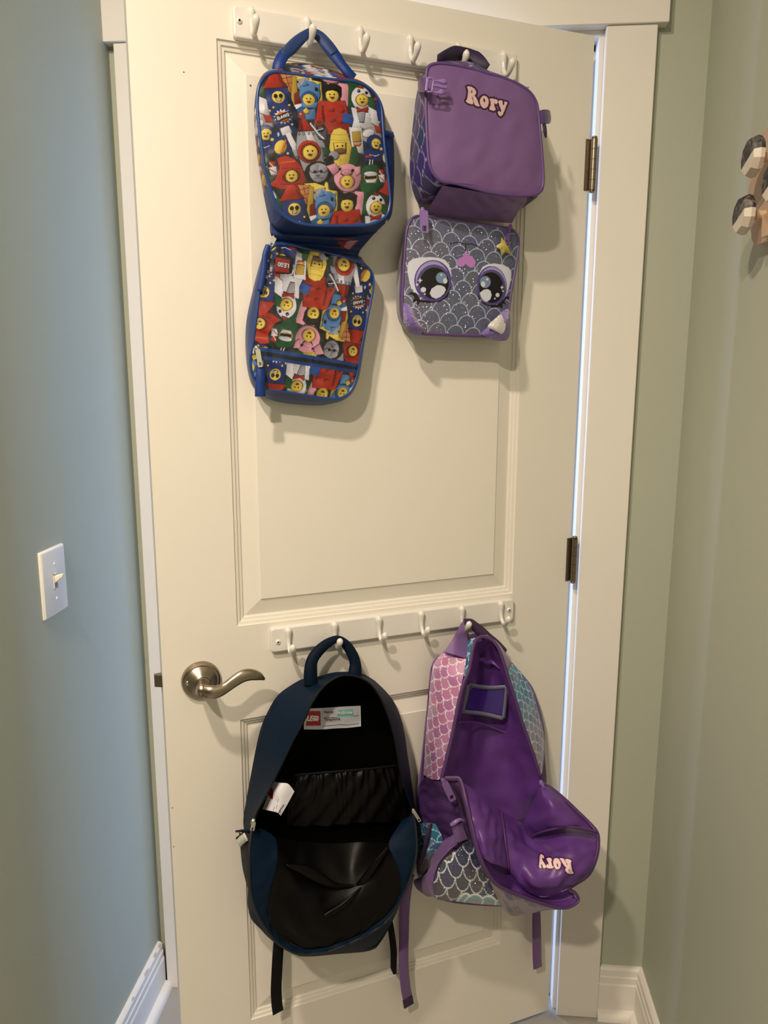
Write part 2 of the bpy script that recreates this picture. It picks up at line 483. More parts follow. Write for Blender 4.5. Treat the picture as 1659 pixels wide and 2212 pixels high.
def tile(a):
    """generic party print: rockets, animals, a corn cob, helmets, blocks of bright colour"""
    L_ = a.l

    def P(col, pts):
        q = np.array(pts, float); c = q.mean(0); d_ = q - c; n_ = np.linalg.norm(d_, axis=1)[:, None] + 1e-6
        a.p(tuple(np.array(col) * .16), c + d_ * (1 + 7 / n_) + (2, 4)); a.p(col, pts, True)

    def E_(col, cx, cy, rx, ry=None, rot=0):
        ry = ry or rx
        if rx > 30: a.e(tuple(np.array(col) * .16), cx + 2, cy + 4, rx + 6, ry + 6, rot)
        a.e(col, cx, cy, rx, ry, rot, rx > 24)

    P(cTan, [(455, 455), (560, 460), (545, 640), (500, 600)]); L_(cRD, [(470, 500), (550, 480)], 6); L_(cRD, [(480, 550), (550, 535)], 6); L_(cRD, [(500, 460), (530, 610)], 6)
    P(cYD, [(560, 470), (590, 480), (585, 640), (550, 760), (530, 700)])
    P(cG, [(600, 500), (690, 480), (700, 560), (640, 640)]); P(cY, [(690, 500), (800, 520), (800, 700), (760, 740)])
    P(cRD, [(560, 640), (620, 600), (640, 740), (560, 740)]); P(cW, [(555, 740), (640, 720), (600, 830), (560, 800)])
    P(cP, [(960, 520), (1040, 530), (1060, 700), (1000, 760), (950, 640)]); P(cGr, [(1050, 520), (1100, 560), (1080, 760), (1030, 720)])
    P(cGr, [(250, 560), (310, 570), (320, 680), (250, 640)]); P(cW, [(250, 650), (330, 690), (350, 840), (270, 800)]); P(cR, [(300, 820), (380, 840), (370, 890), (320, 880)])
    # firework rocket
    P(cB, [(315, 590), (500, 575), (545, 740), (600, 880), (590, 1010), (430, 990), (380, 890), (340, 760)])
    P(cBD, [(500, 640), (560, 770), (600, 880), (560, 960), (520, 800)])
    P(cR, [(300, 590), (372, 455), (420, 450), (508, 572)]); P(cRD, [(430, 480), (508, 572), (470, 578)])
    smiley(a, 425, 668, 52, True)
    for q in ((350, 790), (512, 740), (380, 760), (530, 915), (470, 940)): E_(cY, q[0], q[1], 9)
    st = []
    for k in range(28):
        rr = 78 if k % 2 == 0 else 52
        st.append((455 + rr * math.cos(k * math.pi / 14), 842 + rr * .9 * math.sin(k * math.pi / 14)))
    P(cW, st); E_(cOr, 455, 842, 50, 42); P(cK, [(395, 838), (505, 792), (518, 840), (408, 888)])
    a.word(cW, 'BANG', (409, 848), (24, -9.5), (6, 25), 7, 1.06)
    # blue pony
    P(cSD, [(570, 780), (640, 740), (740, 760), (740, 870), (620, 880)]); P(cS, [(640, 760), (730, 765), (735, 865), (650, 868)])
    E_(cS, 695, 625, 90, 110, 10); P(cS, [(640, 560), (660, 500), (690, 550)]); P(cS, [(750, 560), (790, 530), (780, 610)]); E_(cK, 757, 590, 15, 20)
    E_(cSD, 685, 690, 72, 80); P(cS, [(620, 720), (760, 715), (740, 760), (630, 765)]); smiley(a, 682, 690, 50); P(cY, [(625, 790), (655, 765), (680, 795), (668, 815), (640, 815)])
    # red boxy costume
    P(cR, [(775, 700), (1000, 688), (1040, 860), (1040, 1000), (800, 1000), (790, 860), (735, 880), (760, 740)])
    P(cRD, [(790, 740), (810, 740), (815, 880), (790, 880)])
    for q in ((880, 775), (970, 780), (880, 870), (960, 880), (880, 960)): E_(cRD, q[0], q[1], 30, 24); E_(cR, q[0] - 5, q[1] - 7, 27, 20)
    P(cK, [(815, 630), (810, 570), (850, 540), (930, 530), (975, 560), (970, 640), (950, 680), (940, 600), (850, 610), (838, 660)])
    smiley(a, 890, 645, 56); P(cK, [(830, 600), (870, 545), (950, 560), (960, 610), (900, 585)])
    P(cBl, [(985, 805), (1100, 820), (1085, 915), (970, 885)]); E_(cSD, 1035, 850, 30, 18)
    # chicken
    P(cW, [(1060, 750), (1230, 760), (1290, 920), (1250, 950), (1060, 930), (1080, 860)]); P(cG, [(1110, 780), (1190, 780), (1170, 880), (1130, 880)])
    L_(cK, [(1240, 800), (1280, 920)], 5); P(cW, [(1250, 760), (1300, 800), (1330, 920), (1280, 930)])
    P(cR, [(1290, 930), (1340, 900), (1340, 960), (1300, 960)])
    E_(cW, 1160, 660, 92, 112); P(cR, [(1130, 555), (1165, 530), (1185, 560)]); E_(cK, 1140, 588, 17); E_(cK, 1212, 602, 15, 17); E_(cW, 1136, 584, 5); E_(cOr, 1180, 620, 14)
    E_(cYD, 1165, 672, 60, 54); smiley(a, 1165, 675, 52)
    P(cR, [(1110, 735), (1150, 755), (1160, 755), (1215, 730), (1212, 785), (1160, 770), (1120, 785)])
    # racing driver
    P(cB, [(1155, 1140), (1345, 1110), (1350, 1330), (1180, 1300)]); L_(cW, [(1220, 1180), (1280, 1190), (1330, 1170)], 6); P(cR, [(1180, 1190), (1240, 1190), (1240, 1205), (1180, 1210)])
    P(cK, [(1180, 1240), (1350, 1230), (1350, 1340), (1200, 1320)]); L_(cW, [(1225, 1230), (1215, 1290)], 10); L_(cW, [(1250, 1230), (1243, 1290)], 8)
    E_(cG, 1240, 1010, 105, 85, -10); E_(cW, 1215, 980, 60, 34, -20); E_(cB, 1275, 1060, 78, 68); smiley(a, 1290, 1075, 46)
    P(cB, [(1150, 1040), (1205, 1080), (1200, 1110), (1150, 1090)])
    # starry flag and white beams
    P(cB, [(345, 1000), (450, 960), (530, 1160), (500, 1230), (400, 1190), (350, 1100)]); P(cW, [(430, 950), (500, 925), (525, 985), (450, 1010)])
    P(cW, [(470, 990), (510, 980), (600, 1170), (560, 1215)]); P(cG, [(525, 1140), (590, 1140), (600, 1190), (550, 1200)])
    E_(cY, 430, 1110, 46, 62, 20); P(cOr, [(430, 1150), (470, 1040), (480, 1060), (445, 1170)]); E_(cW, 415, 1000, 8, 18); E_(cY, 365, 1040, 14); E_(cY, 490, 1170, 10)
    # silver rocket
    P(cG, [(575, 985), (715, 970), (800, 1080), (840, 1230), (790, 1330), (620, 1330), (560, 1120)]); P(cW, [(640, 985), (690, 985), (740, 1080), (660, 1070)]); P(cGD, [(770, 1100), (840, 1230), (800, 1300)])
    P(cR, [(585, 970), (590, 880), (640, 860), (715, 965)]); P(cRD, [(590, 880), (610, 870), (620, 970), (585, 970)]); E_(cR, 612, 832, 28, 26); E_(cW, 605, 822, 6)
    for q in (590, 625, 672, 715): E_(cK, q, 1000 - (q - 590) * .02, 11, 13); E_(cW, q, 1000 - (q - 590) * .02, 5)
    E_(cR, 670, 1155, 95, 98); E_(cRD, 672, 1160, 74, 78); smiley(a, 678, 1165, 60)
    P(cGD, [(715, 900), (800, 890), (830, 960), (820, 1050), (760, 1040), (720, 960)]); L_(cW, [(690, 905), (750, 990), (800, 1040)], 14); E_(cBD, 775, 940, 34); E_(cGD, 775, 940, 20); L_(cW, [(730, 970), (800, 950)], 7)
    E_(cR, 765, 890, 38, 34); E_(cRD, 765, 895, 24, 20)
    # corn cob, can
    P(cW, [(1030, 935), (1150, 930), (1160, 1170), (1060, 1160)]); P(cYD, [(1060, 975), (1135, 965), (1140, 1060), (1065, 1065)]); P(cOr, [(1070, 1080), (1140, 1075), (1120, 1100), (1080, 1100)])
    P(cGr, [(1030, 1130), (1090, 1100), (1120, 1230), (1080, 1290), (1020, 1290)]); P(cGr, [(790, 1120), (840, 1130), (850, 1200), (800, 1190)])
    P(cY, [(865, 1010), (890, 960), (945, 945), (1000, 965), (1025, 1030), (1050, 1110), (1030, 1200), (1020, 1290), (900, 1290), (880, 1200), (850, 1130)])
    for yy in (1000, 1050, 1180, 1230): L_(cYD, [(870, yy), (940, yy + 6), (1030, yy)], 5)
    L_(cYD, [(945, 1200), (950, 1290)], 5)
    P(cYD, [(885, 1075), (1000, 1070), (995, 1170), (900, 1180)]); P(cY, [(892, 1082), (992, 1078), (988, 1162), (905, 1170)]); E_(cK, 922, 1108, 9); E_(cK, 968, 1106, 9); E_(A(120, 72, 34), 945, 1148, 50, 20)
    E_(cG, 890, 1190, 44, 36); P(cK, [(800, 1230), (860, 1190), (885, 1215), (830, 1280)])
    # dragon
    P(cR, [(400, 1210), (470, 1190), (540, 1220), (600, 1290), (640, 1420), (560, 1500), (420, 1480), (330, 1440), (380, 1400), (420, 1300)]); L_(cOr, [(430, 1250), (550, 1240)], 8); L_(cRD, [(440, 1300), (590, 1310)], 8)
    E_(cRD, 515, 1370, 70, 54); smiley(a, 518, 1374, 48); L_(cRD, [(430, 1440), (600, 1450)], 10); P(cW, [(330, 1290), (390, 1280), (395, 1350), (350, 1350)]); L_(cR, [(335, 1300), (390, 1340)], 8)
    # gorilla
    P(cK, [(830, 1400), (920, 1480), (950, 1580), (870, 1570)]); E_(cK, 745, 1345, 112, 98); E_(cG, 750, 1345, 78, 84); E_(cG, 715, 1310, 40, 36); E_(cG, 785, 1310, 40, 36)
    E_(cK, 718, 1340, 15); E_(cK, 772, 1338, 15); E_(cGD, 745, 1375, 22, 12); L_(cK, [(715, 1398), (785, 1396)], 5)
    # cactus
    P(cGr, [(1140, 1310), (1190, 1280), (1280, 1270), (1330, 1320), (1340, 1460), (1290, 1500), (1240, 1600), (1150, 1620), (1130, 1480)]); L_(cGrD, [(1300, 1300), (1320, 1460)], 8)
    E_(cYD, 1228, 1390, 66, 46); E_(cW, 1228, 1360, 64, 22); P(cK, [(1175, 1385), (1280, 1375), (1275, 1395), (1180, 1405)]); P(cW, [(1175, 1412), (1225, 1420), (1285, 1405), (1270, 1440), (1190, 1440)])
    P(cR, [(1310, 1310), (1360, 1320), (1350, 1380), (1320, 1390)]); L_(cW, [(1315, 1330), (1350, 1370)], 8)
    # pig
    P(cP, [(960, 1500), (1090, 1540), (1110, 1640), (1000, 1600)]); E_(cP, 1010, 1395, 122, 128, 8); P(cP, [(820, 1290), (900, 1265), (930, 1330), (880, 1370)]); P(cP, [(1070, 1300), (1130, 1290), (1125, 1350), (1090, 1380)])
    E_(cPD, 1000, 1350, 50, 28); E_(cP, 1000, 1347, 44, 24); E_(cPD, 985, 1350, 6, 9); E_(cPD, 1015, 1352, 6, 9); E_(cK, 940, 1318, 14, 15); E_(cK, 1058, 1330, 14, 15)
    E_(cPD, 1005, 1430, 68, 58); smiley(a, 1005, 1435, 56)
    # banana
    P(cY, [(625, 1445), (720, 1440), (800, 1470), (810, 1430), (830, 1440), (835, 1500), (890, 1570), (910, 1680), (860, 1660), (820, 1570), (720, 1520)]); P(cG, [(690, 1540), (780, 1520), (780, 1570), (720, 1600)])


def party(P):
    a = Art(P, A(34, 38, 34))
    lo = P.min(0); hi = P.max(0)
    for j in range(-3, 4):
        for i in range(-3, 4):
            ox = i * OFFS_A[0] + j * OFFS_B[0]; oy = i * OFFS_A[1] + j * OFFS_B[1]
            if 240 + ox > hi[0] or 1370 + ox < lo[0] or 440 + oy > hi[1] or 1690 + oy < lo[1]: continue
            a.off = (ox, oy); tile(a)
    a.off = (0, 0)
    return a


def aff(M_, P): M_ = np.array(M_); return P @ M_[:, :-1].T + M_[:, -1]


def scales(P, rx, rowh, cols, line, lw, rot=0.0, org=(0, 0), mix=None, ryk=1.02):
    """fish scales with pale rims; y grows towards the domes"""
    c, s = math.cos(rot), math.sin(rot)
    x = (P[:, 0] - org[0]) * c + (P[:, 1] - org[1]) * s; y = -(P[:, 0] - org[0]) * s + (P[:, 1] - org[1]) * c
    ry = rowh * ryk; k0 = np.ceil((y - ry) / rowh).astype(int)
    out = np.zeros((len(P), 3)); done = np.zeros(len(P), bool); cols = np.array(cols)
    for j in range(4):
        k = k0 + j
        i = np.round(x / (2 * rx) - .5 * (k % 2)); cx = (i + .5 * (k % 2)) * 2 * rx
        dd = np.sqrt(((x - cx) / rx) ** 2 + (np.maximum(y - k * rowh, 0) / ry) ** 2)
        new = (dd < 1.0) & ~done
        idx = ((i * 7 + k * 13 + (i * k) % 5).astype(int)) % len(cols)
        out[new] = cols[idx[new]]
        out[new & (dd > 1 - lw)] = line
        done |= new
    out[~done] = line
    if mix is not None:
        m_, rim = mix(P), np.all(np.abs(out - np.array(line)) < 1e-9, axis=1)
        out[~rim] = out[~rim] * .45 + m_[~rim] * .55
    return out


# ================================================================== STRUCTURE
def st(name, V, F, m, label, cat, M=WORLDM, bev=0.0, smooth=False):
    o = mesh(name, V, F, m, smooth=smooth, M=M)
    props(o, label, cat, kind='structure')
    if bev: bevel(o, bev)
    return o


WL, WR = -0.991, 0.1288       # left and right wall faces
OL, OR_ = -0.884, -0.066                  # the door opening
HT = 2.74
v, f = box(-6, WR + .12, -7, 0.12, -0.1, 0.0)
FLOOR = mat('floor_tile', (0.33, 0.315, 0.29), 0.45, bump=0.1, scale=40, vary=0.08)
st('floor', *merge((v, f), box(-2.6, 2.4, 0.12, 2.7, -0.1, 0.0)), FLOOR, 'pale grey floor seen under the door and beside the skirting', 'floor')
st('ceiling', *box(-6, WR + .12, -7, 0.12, HT, HT + .1), CEIL, 'white ceiling of the hall', 'ceiling')
st('wall_left', *box(WL - .12, WL, -.85, 0.0, 0, HT), SAGE, 'sage wall on the left with the light switch on it', 'wall')
st('wall_right', *box(WR, WR + .12, -7, 0.12, 0, HT), SAGE, 'sage wall on the right with the wooden peg rack on it', 'wall')
st('wall_back', *merge(box(WL - .12, OL - .02, 0, .12, 0, HT), box(OR_ + .02, WR, 0, .12, 0, HT), box(OL - .02, OR_ + .02, 0, .12, 2.07, HT)), SAGE,
   'sage wall around the doorway, showing right of the door casing', 'wall')
st('wall_front', *box(-6, WR + .12, -7.12, -7, 0, HT), SAGE, 'sage wall at the far end of the hall behind the viewer', 'wall')
st('wall_side', *merge(box(-6.12, -6, -7.12, -.85, 0, HT), box(-6, WL - .12, -.85, -.73, 0, HT)), SAGE, 'sage walls of the wider hall behind the viewer', 'wall')
BEY = mat('beyond_wall_paint', (0.62, 0.63, 0.62), 0.7, bump=0.1, scale=200)
st('wall_beyond', *merge(box(-2.6, 2.4, 2.6, 2.7, 0, HT), box(-2.7, -2.6, 0.12, 2.7, 0, HT), box(2.4, 2.5, .12, 2.7, 0, HT), box(-2.6, WL - .12, .05, .12, 0, HT),
                         box(WR + .12, 2.5, .05, .12, 0, HT), box(-2.6, 2.5, .12, 2.7, HT, HT + .1)), BEY, 'pale walls of the day-lit room beyond the door', 'wall')
# casings and jambs
XL = -0.9738; XR1 = -0.0575; XR2 = 0.032; HZ = 2.059
st('trim_1', *box(-0.9914, 0.0499, -.026, 0, HZ, HZ + .15), TRIMW, 'white head casing board across the top of the doorway', 'trim', bev=.0015)
st('trim_2', *box(XL, OL - .006, -.02, 0, 0, HZ), TRIMW, 'white casing board left of the door, lit cool by daylight', 'trim', bev=.0015)
st('trim_3', *box(XR1, XR2, -.02, 0, 0, HZ), TRIMW, 'white casing board right of the door, beside the hinges', 'trim', bev=.0015)
st('trim_4', *merge(box(OR_, OR_ + .02, 0, .12, 0, 2.05), box(OR_ - .011, OR_, .042, .08, 0, 2.05)), TRIMW, 'hinge-side door jamb with its stop', 'trim')
st('trim_5', *merge(box(OL - .02, OL, 0, .12, 0, 2.05), box(OL, OL + .011, .042, .08, 0, 2.05)), TRIMW, 'latch-side door jamb with its stop', 'trim')
st('trim_6', *merge(box(OL - .02, OR_ + .02, 0, .12, 2.05, 2.07), box(OL, OR_, .042, .08, 2.039, 2.05)), TRIMW, 'head jamb of the doorway with its stop', 'trim')

# baseboards: one moulded section swept along the wall
BPROF = [(0, 0), (.014, 0), (.014, .082), (.012, .086), (.0125, .101), (.0105, .104), (.0105, .118), (.006, .1235), (0, .1242)]
SHOE = [(.014, 0), (.030, 0), (.0295, .008), (.026, .0145), (.021, .018), (.014, .0195)]


def sweep(prof, a, b, n):
    a, b, n = np.array(a, float), np.array(b, float), np.array(n, float)
    V = [p + n * q[0] + np.array((0, 0, q[1])) for p in (a, b) for q in prof]; k = len(prof)
    F = [(i, (i + 1) % k, k + (i + 1) % k, k + i) for i in range(k)] + [tuple(range(k)), tuple(range(2 * k - 1, k - 1, -1))]
    return np.array(V), F


def baseboard(name, a, b, n, label):
    o = st(name, *sweep(BPROF, a, b, n), TRIMW, label, 'baseboard')
    mesh('shoe_moulding', *sweep(SHOE, a, b, n), TRIMW, o, smooth=True, angle=40)


baseboard('baseboard_left', (WL, -.85, 0), (WL, -.02, 0), (1, 0, 0), 'white moulded baseboard along the left wall, its top edge chipped')
baseboard('baseboard_right', (WR, -7, 0), (WR, 0, 0), (-1, 0, 0), 'white moulded baseboard along the right wall')
baseboard('baseboard_back', (XR2, 0, 0), (WR, 0, 0), (0, -1, 0), 'short white baseboard between door casing and right corner')
CH = mat('bare_mdf_chip', (.50, .45, .36), .9)
for k, (y, l, h) in enumerate(((-.030, .012, .006), (-.060, .016, .004), (-.112, .024, .0035), (-.185, .012, .003), (-.262, .030, .004), (-.335, .014, .003))):   # bare chips along the top edge
    pts = [(y + l * .5 * math.cos(t) * (1 + .3 * math.sin(3 * t + k)), .1215 - h * .3 + h * .6 * math.sin(t)) for t in np.linspace(0, 2 * math.pi, 10, endpoint=False)]
    V = [(WL + .0109 - (z - .118) * .82, yy, z) for yy, z in pts]
    mesh('paint_chip', V + [(v_[0] - .004, v_[1], v_[2]) for v_ in V], [tuple(range(10)), tuple(range(19, 9, -1))] + [(i, 10 + i, 10 + (i + 1) % 10, (i + 1) % 10) for i in range(10)], CH, bpy.data.objects['baseboard_left'], smooth=False)

# ------------------------------------------------------------------ the door leaf
DW, DH = 0.8058, 2.042
uL, uR = 0.678, 0.1314
PANELS = [(-uL, -uR, 1.016, 1.9411), (-uL, -uR, 0.226, 0.8433)]
zs = [0.012, PANELS[1][2], PANELS[1][3], PANELS[0][2], PANELS[0][3], DH]
xs = [-DW, -uL, -uR, 0.0]
V = [(x, 0, z) for z in zs for x in xs]; F = []
for i in range(5):
    for j in range(3):
        if j == 1 and i in (1, 3): continue
        F.append((i * 4 + j, i * 4 + j + 1, (i + 1) * 4 + j + 1, (i + 1) * 4 + j))
n = len(V)
V += [(-DW, .035, zs[0]), (0, .035, zs[0]), (0, .035, DH), (-DW, .035, DH)]
F += [(n, n + 3, n + 2, n + 1), (0, n, n + 1, 3, 2, 1), (3, n + 1, n + 2, 23, 19, 15, 11, 7), (23, n + 2, n + 3, 20, 21, 22), (20, n + 3, n, 0, 4, 8, 12, 16)]
door = st('door_1', V, F, DOORW, 'cream two-panel door standing ajar, hung with bags', 'door', M=DOORM)
PROF = [(0, 0), (.001, .0028), (.0066, .0040), (.0072, .0062), (.0125, .0074), (.0132, .0094), (.0155, .0098), (.0435, .0030), (.0440, .0012)]
for (x0, x1, z0, z1) in PANELS:
    V = []; F = []
    for ins, dep in PROF:
        V += [(x0 + ins, dep, z0 + ins), (x1 - ins, dep, z0 + ins), (x1 - ins, dep, z1 - ins), (x0 + ins, dep, z1 - ins)]
    for i in range(len(PROF) - 1):
        for j in range(4): F.append((i * 4 + j, i * 4 + (j + 1) % 4, i * 4 + 4 + (j + 1) % 4, i * 4 + 4 + j))
    k = (len(PROF) - 1) * 4; F.append((k, k + 1, k + 2, k + 3))
    mesh('door_panel', V, F, DOORW, door, smooth=False)
SMUDGE = mat('dark_nick', (.10, .085, .07), .9)
for (x, z) in [(-0.7282,1.8877),(-0.6282,1.8824),(-0.8015,0.7007),(-0.8027,0.6259)]:
    mesh('nick', *merge(box(x - .0011, x + .0011, -.0003, .001, z - .0007, z + .0007)), SMUDGE, door, smooth=False)


def lathe(prof, n=40):
    """(radius, offset towards the viewer) turned about the y axis"""
    a = np.linspace(0, 2 * math.pi, n, endpoint=False); V = []; F = []
    for r, o in prof: V += [(r * math.cos(t), -o, r * math.sin(t)) for t in a]
    for i in range(len(prof) - 1):
        for j in range(n): F.append((i * n + j, i * n + (j + 1) % n, (i + 1) * n + (j + 1) % n, (i + 1) * n + j))
    F.append(tuple((len(prof) - 1) * n + j for j in range(n)))
    return np.array(V), F


def shift(vf, p): return np.asarray(vf[0]) + np.array(p), vf[1]


# lever handle
HC = np.array((-0.7429,-0.006,0.9286)); HC[1] = 0
rose = mesh('door_handle', *shift(lathe([(.0335, 0), (.0335, .004), (.032, .0075), (.029, .009), (.0265, .0085), (.024, .0105), (.0165, .016), (.0145, .0185), (.0125, .020)]), HC), NICKEL, door, angle=35)
lev = np.array([(-0.7468,-0.032,0.9274),(-0.7481,-0.052,0.933),(-0.7475,-0.064,0.935),(-0.7373,-0.07,0.9333),(-0.7244,-0.071,0.934),(-0.7124,-0.07,0.9379),(-0.6988,-0.069,0.9458),(-0.6836,-0.068,0.9525),(-0.6699,-0.067,0.9525),(-0.6561,-0.065,0.9468),(-0.6463,-0.064,0.9394)])
mesh('neck', *tube([HC + (0, -.019, 0), lev[0] * .4 + (HC + (0, -.024, 0)) * .6, lev[1], lev[2] + (0, -.001, 0)], [.0125, .0118, .0112, .0105], 20), NICKEL, rose)
mesh('lever', *tube(lev[2:], [.0110, .0116, .0106, .0092, .0098, .0106, .0098, .0070, .0018], 18, flat=.62), NICKEL, rose)
for p in [(-0.7659,-0.0095,0.9295),(-0.724,-0.0095,0.9298)]:
    mesh('screw', *shift(lathe([(.0042, -.003), (.0042, .001), (.0034, .0018), (.0016, .0018), (.0014, .0006)], 16), p), CHROME, rose, angle=30)
LZ = 0.9308
mesh('latch_bolt', *merge(([(-DW, .010, LZ - .0105), (-DW, .026, LZ - .0105), (-DW - .012, .024, LZ - .0105), (-DW - .012, .017, LZ - .0105),
                            (-DW, .010, LZ + .0105), (-DW, .026, LZ + .0105), (-DW - .012, .024, LZ + .0105), (-DW - .012, .017, LZ + .0105)],
                           [(0, 1, 2, 3), (7, 6, 5, 4), (0, 3, 7, 4), (3, 2, 6, 7), (2, 1, 5, 6), (1, 0, 4, 5)])), BRONZE, door, smooth=False)
# hinges: barrel of five knuckles, leaf, pin
for zc in [1.8239,1.0736,0.335]:
    hx, hy, hl = .0055, -.0068, .089
    h = mesh('hinge', *box(-.0085, .004, -.0016, .001, zc - hl / 2, zc + hl / 2), BRONZE, door, smooth=False)
    for k in range(5):
        z0 = zc - hl / 2 + k * hl / 5
        mesh('knuckle', *tube([(hx, hy, z0 + .0004), (hx, hy, z0 + hl / 5 - .0004)], .0062, 16, sub=1), BRONZE, h, angle=40)
    for s in (1, -1):
        mesh('pin_tip', *tube([(hx, hy, zc + s * hl / 2), (hx, hy, zc + s * (hl / 2 + .004)), (hx, hy, zc + s * (hl / 2 + .0045))], [.0050, .0050, .001], 14, sub=2), BRONZE, h)

# ================================================================== HOOK RAILS
def hook_rail(zt, zb, x0, x1, hooks, screws, label):
    t = Thing('hook_rail', label, 'hook rail', (x0, -.004, zb), group=None)
    r = .0045; V = []
    for cx, cz, a0 in ((x1 - r, zt - r, 0), (x0 + r, zt - r, 90), (x0 + r, zb + r, 180), (x1 - r, zb + r, 270)):
        for k in range(6):
            a = math.radians(a0 + k * 18); V.append((cx + r * math.cos(a), cz + r * math.sin(a)))
    n = len(V)
    rings = []
    for ins, o in ((0, -.0005), (0, .0085), (.0008, .0098), (.0022, .0105)):
        rings.append(np.array([(x + (ins if x < (x0 + x1) / 2 else -ins), -o, z + (ins if z < (zt + zb) / 2 else -ins)) for x, z in V]))
    VV = np.vstack(rings)
    F = [(i * n + (j + 1) % n, i * n + j, (i + 1) * n + j, (i + 1) * n + (j + 1) % n) for i in range(3) for j in range(n)] + [tuple(3 * n + j for j in range(n))]
    mesh('backplate', VV, F, RAILW, t, angle=30)
    hp = [(.0105, .0062, .0012), (.0125, .0052, .0044), (.0135, .0015, .0063), (.0138, -.004, .0058), (.0142, -.012, .0045), (.0160, -.022, .0037), (.0210, -.031, .0037), (.0280, -.0345, .0038),
          (.0350, -.0315, .0042), (.0400, -.0265, .0051), (.0432, -.0215, .0058), (.0450, -.0170, .0048), (.0462, -.0135, .0012)]
    for x, z in hooks:
        P = [(x, -o, z + dz) for o, dz, r_ in hp]
        mesh('hook', *tube(P, [q[2] for q in hp], 14, sub=5, up=(1, 0, 0)), HOOKW, t)
    for x, z in screws:
        s = mesh('screw', *shift(lathe([(.0046, -.0005), (.0046, .0008), (.0036, .0022), (.002, .0028), (.0017, .0012)], 18), (x, -.0105, z)), HOOKW, t, angle=35)
        mesh('screw_recess', *shift(lathe([(.0017, 0), (.0016, .0009)], 10), (x, -.0118, z)), DARKM, (s, t))
    return t


hook_rail(1.9865, 1.9426, -0.6534, -0.1642, [(-.6268 + .08667 * k, 1.9785) for k in range(6)], [(-0.6448,1.9657)],
          'white rail of six coat hooks near the top of the door')
hook_rail(1.0072, .9637, -0.6213, -0.1332, [(-.5914 + .08526 * k, 1.0006) for k in range(6)], [(-0.6093,0.9823),(-0.1446,0.9866)],
          'white rail of six coat hooks below the upper door panel, above the lever')

# ================================================================== BLUE PRINTED LUNCH BAG
def zip_pull(parent, top, tip, wd, thick, m, slot=True, name='zip_pull', nrm=(0, -1, 0)):
    """slider body and a flat tab with a hole"""
    top, tip = np.array(top, float), np.array(tip, float)
    d_ = tip - top; Ln = np.linalg.norm(d_); d_ /= Ln; n_ = np.array(nrm, float); n_ -= d_ * (n_ @ d_); n_ /= np.linalg.norm(n_); s_ = np.cross(d_, n_)
    o = mesh(name, *tube([top - d_ * .004, top, top + d_ * .005], [.0022, .0042, .0036], 12, flat=.7), m, parent)
    pts = []
    for a, b in ((-.42, .06), (.42, .06), (.5, .14), (.5, .94), (.42, 1), (-.42, 1), (-.5, .94), (-.5, .14)):
        pts.append(top + n_ * .003 + s_ * wd * a + d_ * Ln * b)
    pts = np.array(pts); k = len(pts)
    inn = np.array([(top + d_ * Ln * .82) + s_ * wd * a + n_ * .003 + d_ * wd * b for a, b in ((-.2, -.32), (.2, -.32), (.28, -.2), (.28, .2), (.2, .32), (-.2, .32), (-.28, .2), (-.28, -.2))])
    V = np.vstack([pts, inn, pts + n_ * thick, inn + n_ * thick]); F = []
    for i in range(k):
        j = (i + 1) % k
        F += [(2 * k + i, 2 * k + j, 3 * k + j, 3 * k + i), (i, k + i, k + j, j), (i, j, 2 * k + j, 2 * k + i), (k + i, 3 * k + i, 3 * k + j, k + j)]
    ot = mesh('pull_tab', V, F, m, (o, parent), smooth=False)
    return o


T = Thing('lunch_bag', 'blue lunch bag with a busy colourful print, hanging open on the upper rail', 'lunch bag', (-0.5435,-0.026,1.9657))
UF = [(-0.6343,-0.0743,1.8459),(-0.6313,-0.0734,1.8586),(-0.6224,-0.0725,1.872),(-0.6089,-0.072,1.8799),(-0.5888,-0.0721,1.8809),(-0.5548,-0.0725,1.8806),(-0.5201,-0.0728,1.8811),(-0.4881,-0.0729,1.8828),(-0.4667,-0.0734,1.8791),(-0.4506,-0.0743,1.8681),(-0.4418,-0.0756,1.8513),(-0.4397,-0.0774,1.827),(-0.4377,-0.0797,1.7943),(-0.4339,-0.082,1.7616),(-0.431,-0.0843,1.7284),(-0.4305,-0.0857,1.7083),(-0.4366,-0.0869,1.691),(-0.4519,-0.0876,1.6799),(-0.4726,-0.0879,1.6735),(-0.5093,-0.088,1.6702),(-0.5452,-0.088,1.6679),(-0.5733,-0.0878,1.6685),(-0.5904,-0.0875,1.6722),(-0.6054,-0.0867,1.6824),(-0.615,-0.0855,1.6977),(-0.6224,-0.0838,1.7209),(-0.6281,-0.082,1.744),(-0.6317,-0.0797,1.775),(-0.6345,-0.0774,1.8058),(-0.6356,-0.0756,1.8289)]
UB = [(-0.604,-0.018,1.8995),(-0.5811,-0.018,1.9132),(-0.542,-0.018,1.9178),(-0.5022,-0.018,1.9144),(-0.4744,-0.018,1.9083),(-0.4519,-0.018,1.9038),(-0.429,-0.018,1.8877),(-0.4174,-0.018,1.8707),(-0.4115,-0.018,1.8461),(-0.4074,-0.018,1.8126),(-0.4034,-0.018,1.7786),(-0.4013,-0.018,1.744),(-0.4031,-0.018,1.7088),(-0.4211,-0.018,1.6846),(-0.4389,-0.018,1.6711),(-0.505,-0.018,1.6627),(-0.5612,-0.018,1.6611),(-0.5995,-0.018,1.6621),(-0.608,-0.018,1.6809),(-0.6159,-0.018,1.7185),(-0.6233,-0.018,1.7668),(-0.6271,-0.018,1.8067),(-0.6273,-0.018,1.8385),(-0.6204,-0.018,1.8708),(-0.6129,-0.018,1.8906)]
MU = [[5660.66,-66.1,3971.34],[608.46,-6337.24,12725.67]]


def print_up(xz): return party(aff(MU, xz)).c


